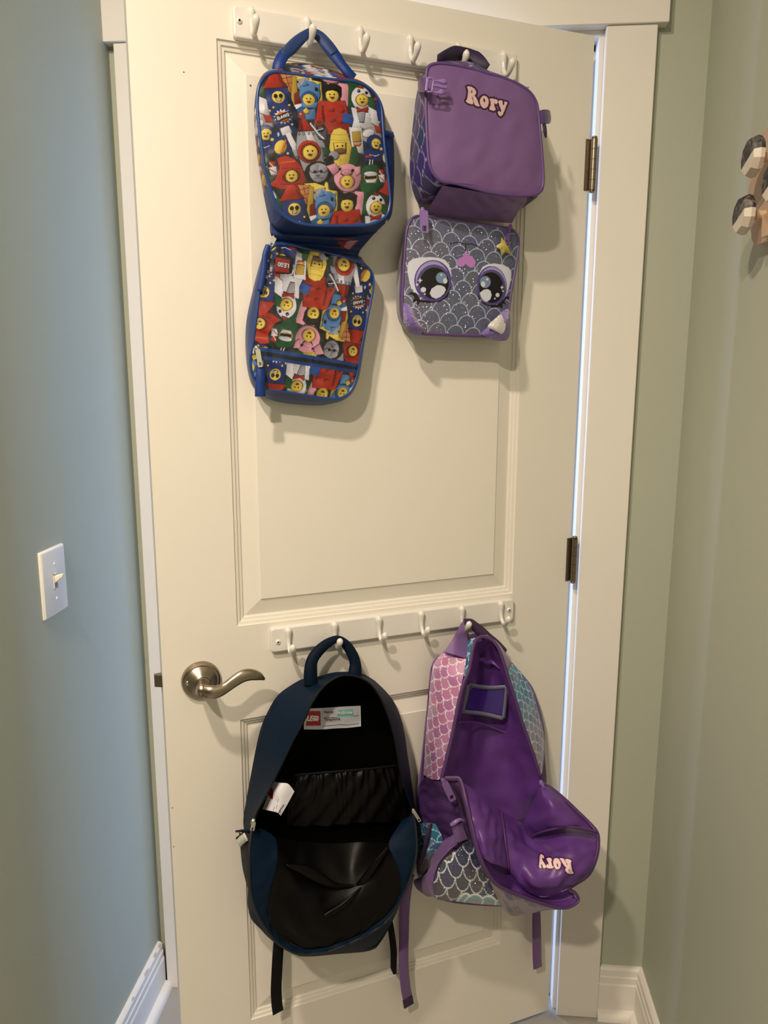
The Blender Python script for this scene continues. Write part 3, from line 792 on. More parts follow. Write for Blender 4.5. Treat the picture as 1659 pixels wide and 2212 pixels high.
v, f, c = panel(UF, .00068, .010, print_up, wr=.0010, seed=3, freq=110)
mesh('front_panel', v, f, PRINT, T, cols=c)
r0, r1 = ring(UB, 200), ring(UF, 200)
mid = (r0 + r1) / 2; cen = mid.mean(0); mid = cen + (mid - cen) * np.array((1.025, 1, 1.012)); mid[:, 1] = (r0[:, 1] + r1[:, 1]) / 2
v, f, k, n = loft([r0, mid, r1], sub=24)
cen = r1.mean(0)
ang = np.degrees(np.arctan2(v[:, 2] - cen[2], v[:, 0] - cen[0]))
perim = np.arange(k * n) % n; dep = -v[:, 1]
gp = np.c_[ang * 14 + 900, dep * 5200 + 700]
pc = party(gp).c
blue = (v[:, 2] < cen[2] - .055) | ((ang > -100) & (ang < 20))
pc[blue] = A(18, 66, 122, .65)
mesh('gusset', v, f, PRINTM, T, cols=pc)
mesh('back_panel', *loft([r0, cen * (1, 0, 1) + (r0 - cen * (1, 0, 1)) * (.7, 1, .7), ], cap1=True)[:2], BLUED, T)
mesh('piping', *tube(r1[::2], .0024, 8, 2, closed=True), BLUEP, T)
# zip ribbon running round the gusset
zr = r0 * .42 + r1 * .58; zr[:, [0, 2]] = cen[[0, 2]] + (zr[:, [0, 2]] - cen[[0, 2]]) * 1.022
# handle
hd = [(-0.5973,-0.05,1.8915),(-0.5946,-0.05,1.9011),(-0.5873,-0.046,1.9141),(-0.5743,-0.04,1.9272),(-0.5582,-0.033,1.9442),(-0.5399,-0.0285,1.9587),(-0.5259,-0.029,1.9553),(-0.5166,-0.036,1.9428),(-0.5061,-0.042,1.9281),(-0.4962,-0.047,1.9136),(-0.4873,-0.05,1.9028),(-0.4775,-0.048,1.8952)]
mesh('handle', *ribbon(hd, [.017, .017, .016, .015, .014, .0115, .015, .018, .017, .014, .014, .016], .0035, nrm=(-.25, -1, .2)), BLUEB, T)
mesh('handle_wrap', *tube(hd[2:9], [.0060, .0090, .0082, .0060, .0084, .0098, .0080], 12, flat=.5), BLUE, T)
# side mesh pockets
mesh('mesh_pocket', *patch([[(-0.4374,-0.075,1.8142),(-0.4258,-0.066,1.8166),(-0.4111,-0.05,1.821)],[(-0.4357,-0.077,1.7952),(-0.4245,-0.07,1.7964),(-0.4094,-0.05,1.8011)],[(-0.4325,-0.08,1.7457),(-0.422,-0.072,1.7483),(-0.4088,-0.05,1.7541)],[(-0.4307,-0.084,1.7053),(-0.4203,-0.07,1.7069),(-0.4121,-0.05,1.7043)],[(-0.4381,-0.086,1.6844),(-0.4287,-0.072,1.6874),(-0.4209,-0.05,1.6865)]])[:2], BLUEM, T)
mesh('mesh_pocket', *patch([[(-0.6258,-0.04,1.7775),(-0.6263,-0.062,1.7643),(-0.626,-0.074,1.7522)],[(-0.6223,-0.038,1.7464),(-0.6221,-0.062,1.7333),(-0.6217,-0.078,1.7268)],[(-0.6154,-0.036,1.7069),(-0.6162,-0.062,1.6988),(-0.6149,-0.082,1.6999)],[(-0.611,-0.034,1.678),(-0.6082,-0.062,1.672),(-0.6019,-0.086,1.6796)]], wr=.001)[:2], BLUEM, T)
mesh('pocket_hem', *ribbon([(-0.4386,-0.078,1.8133),(-0.4278,-0.071,1.8154),(-0.4117,-0.052,1.8204)], .008, .002), BLUEB, T)
# fold between the two halves
FLD = [[(-0.6101,-0.03,1.6754),(-0.5472,-0.034,1.6705),(-0.4911,-0.034,1.6721),(-0.4159,-0.03,1.6901)],[(-0.6107,-0.036,1.6595),(-0.5497,-0.042,1.6582),(-0.4939,-0.042,1.659),(-0.4418,-0.036,1.6674)],[(-0.6009,-0.026,1.6499),(-0.5458,-0.028,1.6486),(-0.4893,-0.028,1.6475),(-0.4577,-0.026,1.6478)],[(-0.603,-0.03,1.6391),(-0.5471,-0.032,1.6386),(-0.4907,-0.032,1.6365),(-0.465,-0.03,1.6346)]]
v, f, uv = patch(FLD, 14, 14, wr=.0016, seed=3)
pc = np.tile(np.array(A(15, 56, 112, .65)), (len(v), 1)); MF = [[5349.21,-217.29,3972.22],[363.76,-5807.64,11754.95]]
a_ = Art(aff(MF, v[:, [0, 2]]), pc); a_.p(cR, [(905, 1940), (1130, 1935), (1050, 2035), (980, 2010)]); a_.p(cP, [(1020, 1945), (1110, 1940), (1045, 2030), (1000, 2000)]); a_.l(A(12, 34, 84), [(345, 1905), (700, 1940), (1000, 1955), (1260, 1915)], 14)
solid(mesh('fold', v, f, PRINTM, T, cols=a_.c), .003)
# lower half, print upside down
LF = [(-0.6161,-0.0389,1.6267),(-0.6131,-0.0383,1.6369),(-0.6031,-0.038,1.6433),(-0.5851,-0.038,1.6452),(-0.5489,-0.0384,1.6396),(-0.5119,-0.0387,1.6347),(-0.4741,-0.0393,1.6262),(-0.4549,-0.0397,1.6193),(-0.4434,-0.0403,1.6074),(-0.4414,-0.0411,1.5897),(-0.4462,-0.0423,1.5645),(-0.4527,-0.0437,1.5374),(-0.4591,-0.045,1.5103),(-0.4656,-0.0463,1.4831),(-0.4701,-0.0476,1.4558),(-0.4765,-0.0486,1.4339),(-0.4867,-0.0495,1.4157),(-0.5065,-0.05,1.4049),(-0.5372,-0.0499,1.4071),(-0.5672,-0.0497,1.4119),(-0.6022,-0.0494,1.4176),(-0.6258,-0.0493,1.4205),(-0.6415,-0.0488,1.4311),(-0.6497,-0.0479,1.4485),(-0.6505,-0.0467,1.4726),(-0.6463,-0.0458,1.4899),(-0.6417,-0.0445,1.5156),(-0.6359,-0.0428,1.5498),(-0.6301,-0.041,1.5839),(-0.6238,-0.0397,1.6095)]
LB = [(-0.6116,-0.014,1.6462),(-0.597,-0.014,1.6521),(-0.5787,-0.014,1.6527),(-0.5417,-0.014,1.6485),(-0.5039,-0.014,1.6445),(-0.4573,-0.014,1.6382),(-0.4475,-0.014,1.6262),(-0.4345,-0.014,1.6088),(-0.4331,-0.014,1.5854),(-0.4396,-0.014,1.5487),(-0.4479,-0.014,1.4932),(-0.4541,-0.014,1.4558),(-0.4602,-0.014,1.4314),(-0.4705,-0.014,1.4126),(-0.4866,-0.014,1.4011),(-0.5126,-0.014,1.3939),(-0.5362,-0.014,1.3924),(-0.5843,-0.014,1.3969),(-0.618,-0.014,1.4054),(-0.6397,-0.014,1.4224),(-0.6484,-0.014,1.4465),(-0.6513,-0.014,1.4818),(-0.6487,-0.014,1.5256),(-0.6386,-0.014,1.569),(-0.626,-0.014,1.6123),(-0.6183,-0.014,1.6314)]
ML = [[5426.17,-84.61,3835.58],[128.64,-5773.69,9773.12]]
AL = [[-1.0929,-0.236,1993.9526],[0.216,-1.0197,2313.2933]]
AP = [[-1.3872,0.7952,14.7272],[-0.0783,-0.0206,1760.0379]]
AP = [[AL[0][0], AL[0][1], 540 - AL[0][0] * 390 - AL[0][1] * 1345], [AL[1][0], AL[1][1], 1680 - AL[1][0] * 390 - AL[1][1] * 1345]]


def print_low(xz):
    P = aff(ML, xz)
    Q = aff(AL, P)
    yb = 1140 + (P[:, 0] - 250) * .19
    low = P[:, 1] > yb + 30
    Q[low] = aff(AP, P[low])
    a = party(Q); a.P = P
    a.p(cBD, [(250, 1120), (1160, 1290), (1150, 1360), (240, 1195)]); a.p(A(24, 72, 132, .65), [(250, 1105), (1165, 1275), (1162, 1305), (250, 1140)]); a.p(A(24, 72, 132, .65), [(240, 1180), (1150, 1335), (1146, 1365), (238, 1210)])
    a.l(cK, [(250, 1160), (1150, 1322)], 12)
    return a.c


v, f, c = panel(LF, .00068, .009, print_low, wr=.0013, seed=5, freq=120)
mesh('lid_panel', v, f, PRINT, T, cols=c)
r0, r1 = ring(LB, 160), ring(LF, 160)
mid = (r0 + r1) / 2; cen = mid.mean(0); mid[:, [0, 2]] = cen[[0, 2]] + (mid[:, [0, 2]] - cen[[0, 2]]) * 1.02
mesh('lid_gusset', *loft([r0, mid, r1], cap0=True, sub=8)[:2], BLUE, T)
mesh('lid_piping', *tube(r1[::2], .0022, 8, 2, closed=True), BLUEP, T)
lb = panel([(-0.6055,-0.045,1.6256),(-0.5927,-0.045,1.6268),(-0.5802,-0.045,1.6227),(-0.5796,-0.045,1.611),(-0.5825,-0.045,1.5993),(-0.5951,-0.045,1.5998),(-0.6076,-0.045,1.6004),(-0.6069,-0.045,1.613)], .0006, .001, None)
P_ = aff(ML, lb[0][:, [0, 2]]); a_ = Art(P_, cK); a_.p(A(150, 22, 24), [(408, 318), (532, 342), (522, 455), (402, 440)])
a_.word(cK, 'LEGO', (517, 410), (-24, -4.0), (4, -33), 15, 1.0); a_.word(cW, 'LEGO', (517, 410), (-24, -4.0), (4, -33), 7.5, 1.0)
mesh('logo_patch', lb[0] - (0, .0012, 0), lb[1], PRINT, T, cols=a_.c)
zip_pull(T, (-0.6094,-0.054,1.6514), (-0.6169,-0.055,1.6385), .006, .0015, CHROME)
zip_pull(T, (-0.6415,-0.054,1.4846), (-0.638,-0.056,1.4554), .0075, .0016, CHROME)
mesh('pull_cord', *ribbon([(-0.6374,-0.056,1.4571),(-0.6373,-0.057,1.4416),(-0.6387,-0.056,1.4242),(-0.6385,-0.055,1.4103)], [.011, .0135, .015, .0165], .0035), BLUEB, T)
mesh('zip_tape', *tube([(-0.6179,-0.048,1.6403),(-0.6238,-0.049,1.625),(-0.6263,-0.05,1.6032),(-0.6334,-0.05,1.5712)], .0045, 8, flat=.6), BLUEB, T)

# ================================================================== PURPLE LUNCH BAG
T = Thing('lunch_bag', 'purple lunch bag with a pink name on it and a scaly big-eyed face below', 'lunch bag', (-0.2857,-0.026,1.9677))
UF = [(-0.3746,-0.0967,1.9032),(-0.3684,-0.0962,1.9129),(-0.3513,-0.096,1.9179),(-0.3166,-0.0962,1.9186),(-0.2773,-0.0968,1.915),(-0.237,-0.0974,1.9102),(-0.2123,-0.0979,1.9049),(-0.1915,-0.0986,1.8956),(-0.1798,-0.0995,1.8825),(-0.175,-0.1005,1.8659),(-0.1716,-0.1022,1.8368),(-0.1674,-0.1042,1.8024),(-0.1645,-0.1063,1.7675),(-0.1665,-0.1073,1.7497),(-0.1755,-0.1078,1.7401),(-0.199,-0.108,1.7344),(-0.2369,-0.1079,1.7332),(-0.2678,-0.1077,1.7345),(-0.2982,-0.1073,1.7389),(-0.328,-0.1069,1.7429),(-0.3515,-0.1067,1.7443),(-0.3668,-0.1059,1.7558),(-0.3733,-0.1047,1.7743),(-0.3757,-0.1027,1.8071),(-0.3767,-0.1007,1.8397),(-0.3766,-0.0987,1.8723)]
UB = [(-0.3529,-0.05,1.9179),(-0.3479,-0.056,1.928),(-0.3304,-0.056,1.9366),(-0.3045,-0.056,1.9412),(-0.2762,-0.056,1.9434),(-0.2493,-0.056,1.9361),(-0.2134,-0.056,1.9297),(-0.1787,-0.056,1.9196),(-0.1502,-0.05,1.904),(-0.1237,-0.02,1.8907),(-0.1174,-0.02,1.8549),(-0.11,-0.02,1.8187),(-0.107,-0.02,1.7816),(-0.1109,-0.02,1.7644),(-0.1402,-0.02,1.7452),(-0.1583,-0.02,1.7401),(-0.2298,-0.02,1.7347),(-0.2946,-0.02,1.7317),(-0.3365,-0.02,1.7267),(-0.3451,-0.02,1.7239),(-0.3547,-0.02,1.7289),(-0.3645,-0.02,1.7511),(-0.3686,-0.02,1.777),(-0.3681,-0.02,1.8118),(-0.364,-0.02,1.8466),(-0.3588,-0.02,1.8897),(-0.3521,-0.02,1.9125)]
MU = [[4937.11,160.0,1867.59],[636.4,-6016.58,12003.66]]
K3 = .0784 / .24111   # 980,170 crop at .0784


def rory_art(a, f, fill, edge):
    """the name in rounded lettering, outlined; f maps the lettering's own units"""
    R = [(318, 245), (350, 232), (440, 245), (520, 290), (560, 350), (565, 400), (545, 450), (510, 480), (560, 545), (592, 640), (600, 700), (635, 765), (620, 790), (560, 785), (500, 745), (475, 640), (462, 545), (440, 490), (440, 560), (465, 650), (455, 725), (400, 725), (330, 695), (278, 655), (275, 625), (310, 580), (330, 480), (345, 380), (340, 310)]
    Rh = [(432, 335), (455, 340), (462, 380), (445, 415), (425, 415)]
    o = [(775 + 125 * math.cos(t) - 12 * math.sin(t), 655 + 177 * math.sin(t)) for t in np.linspace(0, 6.28, 30)]
    oh = [(778 + 24 * math.cos(t) + 8 * math.sin(t), 605 + 62 * math.sin(t)) for t in np.linspace(0, 6.28, 16)]
    r = [(920, 580), (945, 552), (1030, 548), (1050, 572), (1090, 562), (1140, 600), (1145, 650), (1120, 700), (1075, 700), (1055, 650), (1045, 720), (1060, 790), (1080, 850), (1065, 885), (1010, 893), (930, 870), (902, 840), (920, 790), (950, 740), (955, 660), (945, 610)]
    y = [(1145, 640), (1190, 605), (1260, 605), (1270, 650), (1275, 730), (1300, 745), (1320, 690), (1318, 645), (1345, 635), (1405, 660), (1390, 700), (1350, 790), (1310, 900), (1270, 1000), (1220, 1048), (1165, 1025), (1138, 965), (1140, 915), (1170, 900), (1195, 925), (1225, 920), (1215, 840), (1185, 750), (1170, 680)]
    for q in (R, o, r, y):
        q = [f(*p) for p in q]; wd = 105 * math.hypot(f(1, 0)[0] - f(0, 0)[0], f(1, 0)[1] - f(0, 0)[1])
        a.p(edge, q); a.l(edge, q + q[:1], wd)
    for q in (R, o, r, y): a.p(fill, [f(*p) for p in q])
    for q in (Rh, oh): a.p(edge, [f(*p) for p in q])


cFill = A(238, 190, 165); cEdge = A(58, 10, 48)


def print_pl(xz):
    a = Art(aff(MU, xz), A(122, 84, 118, 1.2))
    rory_art(a, lambda x, y: ((980 + x * .07836 - 850) / .24111, (170 + y * .07836 - 80) / .24111), cFill, cEdge)
    return a.c


FRONTM = mat('purple_front_cloth', rough=0.46, attr=True, bump=0.12, scale=900)
v, f, c = panel(UF, .00068, .008, print_pl, power=4, wr=.0010, seed=9, freq=90)
mesh('front_panel', v, f, FRONTM, T, cols=c)
r0, r1 = ring(UB, 200), ring(UF, 200)
mid = r0 * .5 + r1 * .5; cen = mid.mean(0); mid[:, [0, 2]] = cen[[0, 2]] + (mid[:, [0, 2]] - cen[[0, 2]]) * 1.015
v, f, k, n = loft([r0, mid, r1], sub=40)
ang = np.degrees(np.arctan2(v[:, 2] - cen[2], v[:, 0] - cen[0]))
V2 = np.stack([np.interp(v[:, 1], (-.1, 0), (-500, 0)), v[:, 2] * 4900], 1)
SC1 = [A(78, 62, 120), A(92, 76, 110), A(70, 62, 92), A(100, 60, 98), A(96, 90, 110), A(60, 66, 100)]
side = np.abs(ang) > 90
per = np.where((np.abs(ang) > 135) | (np.abs(ang) < 45), v[:, 2] * 4900, v[:, 0] * 4900)
pc = scales(np.c_[per, dep[0] * 0 - v[:, 1] * 4900], 88, 112, SC1, np.array(A(196, 180, 190)), .09)
low = (v[:, 2] < cen[2] - .07) & (ang > -122) & (ang < -20)
pc[low] = A(112, 78, 118)
pc[(ang > -60) & (ang < 30)] = A(112, 78, 118)
mesh('gusset', v, f, PRINTM, T, cols=pc)
mesh('back_panel', *loft([r0, cen * (1, 0, 1) + (r0 - cen * (1, 0, 1)) * (.7, 1, .7)], cap1=True)[:2], PURPD, T)
mesh('piping', *tube(r1[::2], .0026, 8, 2, closed=True), PURPP, T)
mesh('base_panel', *patch([[(-0.3481,-0.104,1.7388),(-0.2974,-0.106,1.735),(-0.2461,-0.106,1.7314),(-0.1921,-0.104,1.7326)],[(-0.3501,-0.088,1.7284),(-0.2928,-0.09,1.7257),(-0.2408,-0.09,1.7227),(-0.184,-0.086,1.7278)],[(-0.3516,-0.062,1.7127),(-0.287,-0.064,1.7118),(-0.2362,-0.064,1.7083),(-0.1798,-0.06,1.7229)],[(-0.3482,-0.046,1.707),(-0.287,-0.048,1.7039),(-0.2335,-0.048,1.7022),(-0.1849,-0.044,1.7024)]], 10, 8, wr=.0016, seed=8, freq=120)[:2], PURP, T)
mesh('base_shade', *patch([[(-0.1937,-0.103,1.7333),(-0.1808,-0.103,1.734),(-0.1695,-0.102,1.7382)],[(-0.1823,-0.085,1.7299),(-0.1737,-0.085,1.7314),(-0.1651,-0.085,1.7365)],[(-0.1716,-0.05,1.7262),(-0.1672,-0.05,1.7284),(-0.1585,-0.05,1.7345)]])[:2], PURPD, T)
mesh('handle', *ribbon([(-0.3344,-0.05,1.9371),(-0.3177,-0.046,1.9461),(-0.2948,-0.036,1.9593),(-0.2726,-0.0285,1.9674),(-0.2608,-0.034,1.9587),(-0.2501,-0.042,1.9448),(-0.2438,-0.046,1.9384)], [.022, .028, .024, .014, .024, .024, .020], .003, nrm=[(0, -1, -.9), (0, -1, -.9), (0, -1, -.4), (0, -1, 0), (0, -1, -.4), (0, -1, -.9), (0, -1, -.9)]), PURPD, T)
# side strap with its side-release buckle, and the strap loop on the other side
mesh('buckle_strap', *patch([[(-0.3702,-0.055,1.9067),(-0.3811,-0.085,1.8969),(-0.384,-0.104,1.8915),(-0.3828,-0.116,1.8862)],[(-0.3711,-0.055,1.8976),(-0.3819,-0.085,1.8869),(-0.3848,-0.105,1.8801),(-0.3847,-0.117,1.8757)],[(-0.3704,-0.055,1.8887),(-0.3812,-0.085,1.8771),(-0.3843,-0.104,1.8707),(-0.3854,-0.116,1.8675)]])[:2], PURPP, T)
BK = (890, 120, .07233)
bk = mesh('buckle', *tube([(-0.3839,-0.118,1.886),(-0.3811,-0.121,1.8856),(-0.3771,-0.122,1.8849),(-0.3748,-0.122,1.882),(-0.3761,-0.122,1.8743),(-0.3774,-0.122,1.8669),(-0.3819,-0.121,1.8662),(-0.385,-0.118,1.8672)], .0016, 8), PURPL, T)
mesh('bar', *tube([(-0.3831,-0.12,1.8848),(-0.3844,-0.12,1.8758),(-0.3854,-0.12,1.8672)], .0028, 10, flat=.6), PURPL, (bk, T))
mesh('prong', *tube([(-0.3754,-0.122,1.8821),(-0.3694,-0.1225,1.8826),(-0.3635,-0.123,1.8826),(-0.3575,-0.1235,1.8823),(-0.3522,-0.123,1.881)], [.0014, .0016, .0026, .0040, .0010], 10, flat=.6), PURPL, (bk, T))
mesh('prong', *tube([(-0.3755,-0.122,1.8758),(-0.3682,-0.1225,1.8759),(-0.3606,-0.123,1.8752),(-0.3526,-0.123,1.8751)], [.0022, .0024, .0026, .0028], 10, flat=.6), PURPL, (bk, T))
mesh('prong', *tube([(-0.3774,-0.122,1.8676),(-0.3714,-0.1225,1.8663),(-0.366,-0.123,1.8664),(-0.3607,-0.1235,1.8676),(-0.3553,-0.123,1.867)], [.0014, .0016, .0028, .0044, .0010], 10, flat=.6), PURPL, (bk, T))
mesh('side_loop', *patch([[(-0.175,-0.1,1.8685),(-0.1645,-0.098,1.8728),(-0.1465,-0.085,1.8783),(-0.1293,-0.065,1.8837)],[(-0.1744,-0.101,1.8598),(-0.1643,-0.1,1.8621),(-0.1451,-0.086,1.8673),(-0.127,-0.065,1.8728)],[(-0.1737,-0.102,1.8486),(-0.163,-0.1,1.85),(-0.145,-0.086,1.8564),(-0.128,-0.065,1.8653)]])[:2], PURPP, T)
mesh('loop_tail', *tube([(-0.1619,-0.097,1.8538),(-0.1614,-0.099,1.8473),(-0.1598,-0.1,1.8369),(-0.1577,-0.099,1.8297)], [.0028, .0036, .0032, .0014], 10, flat=.5), PURPD, T)
# lower half: the scaly face
LF = [(-0.3832,-0.0469,1.6825),(-0.3725,-0.046,1.6995),(-0.3548,-0.046,1.7015),(-0.319,-0.0462,1.7),(-0.2639,-0.0466,1.6963),(-0.207,-0.0469,1.694),(-0.1876,-0.0471,1.6917),(-0.1762,-0.0476,1.6829),(-0.1721,-0.0482,1.67),(-0.1754,-0.0494,1.6452),(-0.1811,-0.0509,1.6152),(-0.1867,-0.0523,1.5867),(-0.1905,-0.0535,1.5616),(-0.1933,-0.0547,1.5364),(-0.1981,-0.0556,1.5195),(-0.2157,-0.056,1.5108),(-0.2352,-0.056,1.5096),(-0.2829,-0.0559,1.511),(-0.3387,-0.0558,1.5119),(-0.3677,-0.0556,1.5147),(-0.3854,-0.0551,1.5255),(-0.3932,-0.0543,1.5396),(-0.3946,-0.0531,1.5633),(-0.3923,-0.0511,1.6027),(-0.3891,-0.049,1.6419),(-0.3866,-0.0476,1.6684)]
LB = [(-0.3744,-0.016,1.688),(-0.3629,-0.016,1.7052),(-0.3413,-0.016,1.7107),(-0.3045,-0.016,1.7085),(-0.2478,-0.016,1.7051),(-0.1893,-0.016,1.7025),(-0.1694,-0.016,1.7013),(-0.154,-0.016,1.6924),(-0.1499,-0.016,1.6759),(-0.1517,-0.016,1.6506),(-0.1562,-0.016,1.6199),(-0.1612,-0.016,1.5908),(-0.1651,-0.016,1.565),(-0.1674,-0.016,1.5391),(-0.1702,-0.016,1.5165),(-0.1825,-0.016,1.5067),(-0.2128,-0.016,1.5054),(-0.2622,-0.016,1.5047),(-0.3199,-0.016,1.5063),(-0.3537,-0.016,1.5086),(-0.375,-0.016,1.5211),(-0.3861,-0.016,1.5388),(-0.3897,-0.016,1.5663),(-0.3883,-0.016,1.6066),(-0.3831,-0.016,1.6466),(-0.3797,-0.016,1.6704)]
MLF = [[5379.21,118.58,2122.01],[267.25,-6229.6,10883.91]]
SC2 = [A(96, 92, 108), A(86, 84, 104), A(104, 96, 104), A(78, 86, 98), A(92, 82, 92), A(74, 74, 104), A(100, 92, 88)]


def face_mix(P):
    t = np.clip((P[:, 0] - 200) / 1100, 0, 1)[:, None]; q = np.clip((P[:, 1] - 700) / 700, 0, 1)[:, None]
    return np.array(A(122, 114, 118)) * (1 - t) + np.array(A(78, 92, 104)) * t * (1 - q) + np.array(A(100, 92, 82)) * t * q


def print_face(xz):
    P = aff(MLF, xz)
    c0_ = scales(np.c_[P[:, 0], -P[:, 1]], 92, 116, SC2, np.array(A(198, 196, 200)), .075, rot=-.165, org=(595, -330), mix=face_mix)
    a = Art(P, c0_.copy()); e, p, l = a.e, a.p, a.l
    K, Wt, Vi, Li, Gy, Te = A(14, 10, 14), A(232, 222, 208), A(92, 64, 128), A(178, 158, 190), A(92, 84, 108), A(128, 150, 158)
    l(K, [(655, 470), (680, 452), (750, 446), (815, 462), (880, 460), (940, 482), (962, 508)], 10); l(K, [(815, 462), (812, 530)], 10)
    p(A(205, 132, 182), [(808, 530), (842, 572), (890, 602), (912, 650), (896, 690), (860, 702), (828, 682), (806, 662), (786, 688), (750, 692), (722, 668), (718, 630), (746, 605), (786, 588)])
    # left eye
    p(Wt, [(250, 650), (290, 615), (360, 600), (450, 598), (540, 605), (600, 625), (640, 670), (662, 760), (640, 950), (420, 1020), (290, 950), (255, 860), (240, 740)])
    p(K, [(232, 968), (262, 946), (310, 955), (350, 1030), (500, 1040), (600, 980), (645, 850), (655, 900), (620, 1000), (540, 1050), (420, 1062), (345, 1050), (318, 1088), (318, 1040), (270, 1052), (296, 1000), (275, 975)])
    e(Vi, 478, 835, 180, 208, 8); e(Li, 474, 830, 162, 192, 8); e(Vi, 486, 858, 166, 186, 8); e(Gy, 488, 850, 160, 172, 8); e(K, 490, 862, 144, 160, 8)
    e(Te, 560, 805, 54, 56, 15); e(A(150, 130, 165), 588, 840, 22, 30); e(Wt, 560, 776, 10); e(Wt, 598, 836, 22, 27)
    p(Wt, [(515, 880), (560, 884), (590, 900), (602, 930), (585, 965), (545, 1000), (500, 1018), (460, 1000), (440, 962), (460, 915)])
    e(Wt, 380, 925, 26); e(Wt, 392, 968, 9); e(Wt, 322, 873, 11); p(Wt, [(352, 803), (360, 824), (378, 830), (360, 838), (350, 860), (344, 838), (328, 830), (344, 824)])
    # right eye
    p(Wt, [(944, 760), (985, 690), (1040, 665), (1110, 656), (1200, 672), (1270, 695), (1302, 740), (1300, 820), (1270, 920), (1225, 1000), (1000, 1000)])
    p(K, [(922, 950), (960, 1040), (1040, 1090), (1130, 1090), (1190, 1050), (1235, 1000), (1262, 995), (1292, 1020), (1240, 1030), (1218, 1050), (1244, 1092), (1200, 1075), (1192, 1140), (1172, 1112), (1080, 1118), (990, 1080), (935, 1020)])
    e(Vi, 1085, 888, 162, 204, -6); e(Li, 1090, 880, 148, 186, -6); e(Vi, 1080, 905, 154, 184, -6); e(Gy, 1078, 900, 146, 168, -6); e(K, 1076, 908, 132, 160, -6)
    e(Te, 1010, 850, 56, 62, 10); e(A(150, 130, 165), 1042, 860, 22, 34); e(Wt, 1030, 822, 12); e(Wt, 986, 872, 22, 29)
    p(Wt, [(948, 962), (990, 930), (1030, 922), (1062, 940), (1076, 985), (1060, 1030), (1020, 1058), (985, 1040), (960, 1000)])
    e(Wt, 1140, 985, 22); e(Wt, 1110, 1023, 9); e(Wt, 1203, 945, 10); p(Wt, [(1192, 878), (1198, 898), (1214, 905), (1198, 912), (1190, 932), (1184, 912), (1170, 905), (1185, 898)])
    return np.c_[a.c, np.all(a.c == c0_, axis=1) * 1.0]


v, f, c = panel(LF, .00058, .007, print_face, power=5)
mesh('face_panel', v, f, GLIT, T, cols=c)
r0, r1 = ring(LB, 160), ring(LF, 160)
rm = r0 * .45 + r1 * .55
mesh('pale_shell', *loft([r0 * (1, .9, 1), r0, r0 * .5 + r1 * .5], cap0=True, sub=4)[:2], PALE, T)
mesh('zip_band', *loft([r0 * .5 + r1 * .5 + (0, -.001, 0), r0 * .3 + r1 * .7 + (0, -.002, 0), r1 + (0, .001, 0)], sub=6)[:2], PURPP, T)
mesh('face_piping', *tube(r1[::2], .0022, 8, 2, closed=True), PURPP, T)
for s_, pts in (('ear', [[(-0.3914,-0.05,1.5621),(-0.3914,-0.058,1.5592),(-0.3878,-0.06,1.5568),(-0.3787,-0.052,1.5529)],[(-0.3914,-0.052,1.543),(-0.3938,-0.07,1.5434),(-0.3891,-0.072,1.545),(-0.3745,-0.054,1.5465)],[(-0.3895,-0.052,1.5288),(-0.391,-0.074,1.5307),(-0.384,-0.076,1.5323),(-0.3713,-0.056,1.5353)],[(-0.3814,-0.05,1.5162),(-0.3812,-0.07,1.5186),(-0.3724,-0.07,1.5203),(-0.3585,-0.055,1.5213)],[(-0.366,-0.048,1.5102),(-0.3651,-0.054,1.5103),(-0.3611,-0.054,1.5116),(-0.3561,-0.05,1.5151)]]),
                ('ear', [[(-0.1926,-0.054,1.5581),(-0.1923,-0.056,1.5497),(-0.1899,-0.054,1.5382),(-0.1862,-0.05,1.5233)],[(-0.2084,-0.058,1.5491),(-0.2126,-0.074,1.5415),(-0.2086,-0.076,1.5316),(-0.1886,-0.052,1.513)],[(-0.2253,-0.058,1.5321),(-0.2277,-0.076,1.5279),(-0.221,-0.078,1.5214),(-0.1954,-0.052,1.5045)],[(-0.2385,-0.058,1.5203),(-0.2375,-0.07,1.5181),(-0.2307,-0.072,1.5132),(-0.2132,-0.052,1.5042)],[(-0.2477,-0.054,1.5136),(-0.2441,-0.058,1.5119),(-0.2363,-0.058,1.5103),(-0.225,-0.05,1.5091)]])):
    solid(mesh(s_, *patch(pts, 8, 8)[:2], PURPF, T), .004)
solid(mesh('ear_inner', *patch([[(-0.2214,-0.079,1.5458),(-0.2196,-0.081,1.5417),(-0.2157,-0.08,1.5361)],[(-0.2342,-0.08,1.5373),(-0.2267,-0.084,1.5324),(-0.2129,-0.081,1.5263)],[(-0.246,-0.078,1.5258),(-0.2321,-0.084,1.5225),(-0.2146,-0.079,1.5165)],[(-0.2382,-0.078,1.521),(-0.2302,-0.081,1.517),(-0.2197,-0.078,1.5128)]], 8, 8)[:2], SILV, T), .0015)
zip_pull(T, (-0.3627,-0.06,1.7091), (-0.3626,-0.064,1.6713), .0145, .0025, PURPL)
zip_pull(T, (-0.1957,-0.058,1.6937), (-0.2,-0.064,1.6614), .006, .0045, PURPP, nrm=(-1, -.3, 0))
st5 = [(-0.2139,-0.06,1.6755),(-0.2076,-0.06,1.6695),(-0.1944,-0.06,1.6687),(-0.1995,-0.06,1.6603),(-0.1924,-0.06,1.647),(-0.2054,-0.06,1.6512),(-0.2128,-0.06,1.6443),(-0.2161,-0.06,1.6554),(-0.2258,-0.06,1.6601),(-0.2155,-0.06,1.6651)]
v = np.array(st5); cc_ = v.mean(0) + (0, -.006, 0); v = np.vstack([v, v * .6 + cc_ * .4 + (0, -.002, 0), cc_])
mesh('star_charm', v, [(i, (i + 1) % 10, 10 + (i + 1) % 10, 10 + i) for i in range(10)] + [(10 + i, 10 + (i + 1) % 10, 20) for i in range(10)], STARY, T)

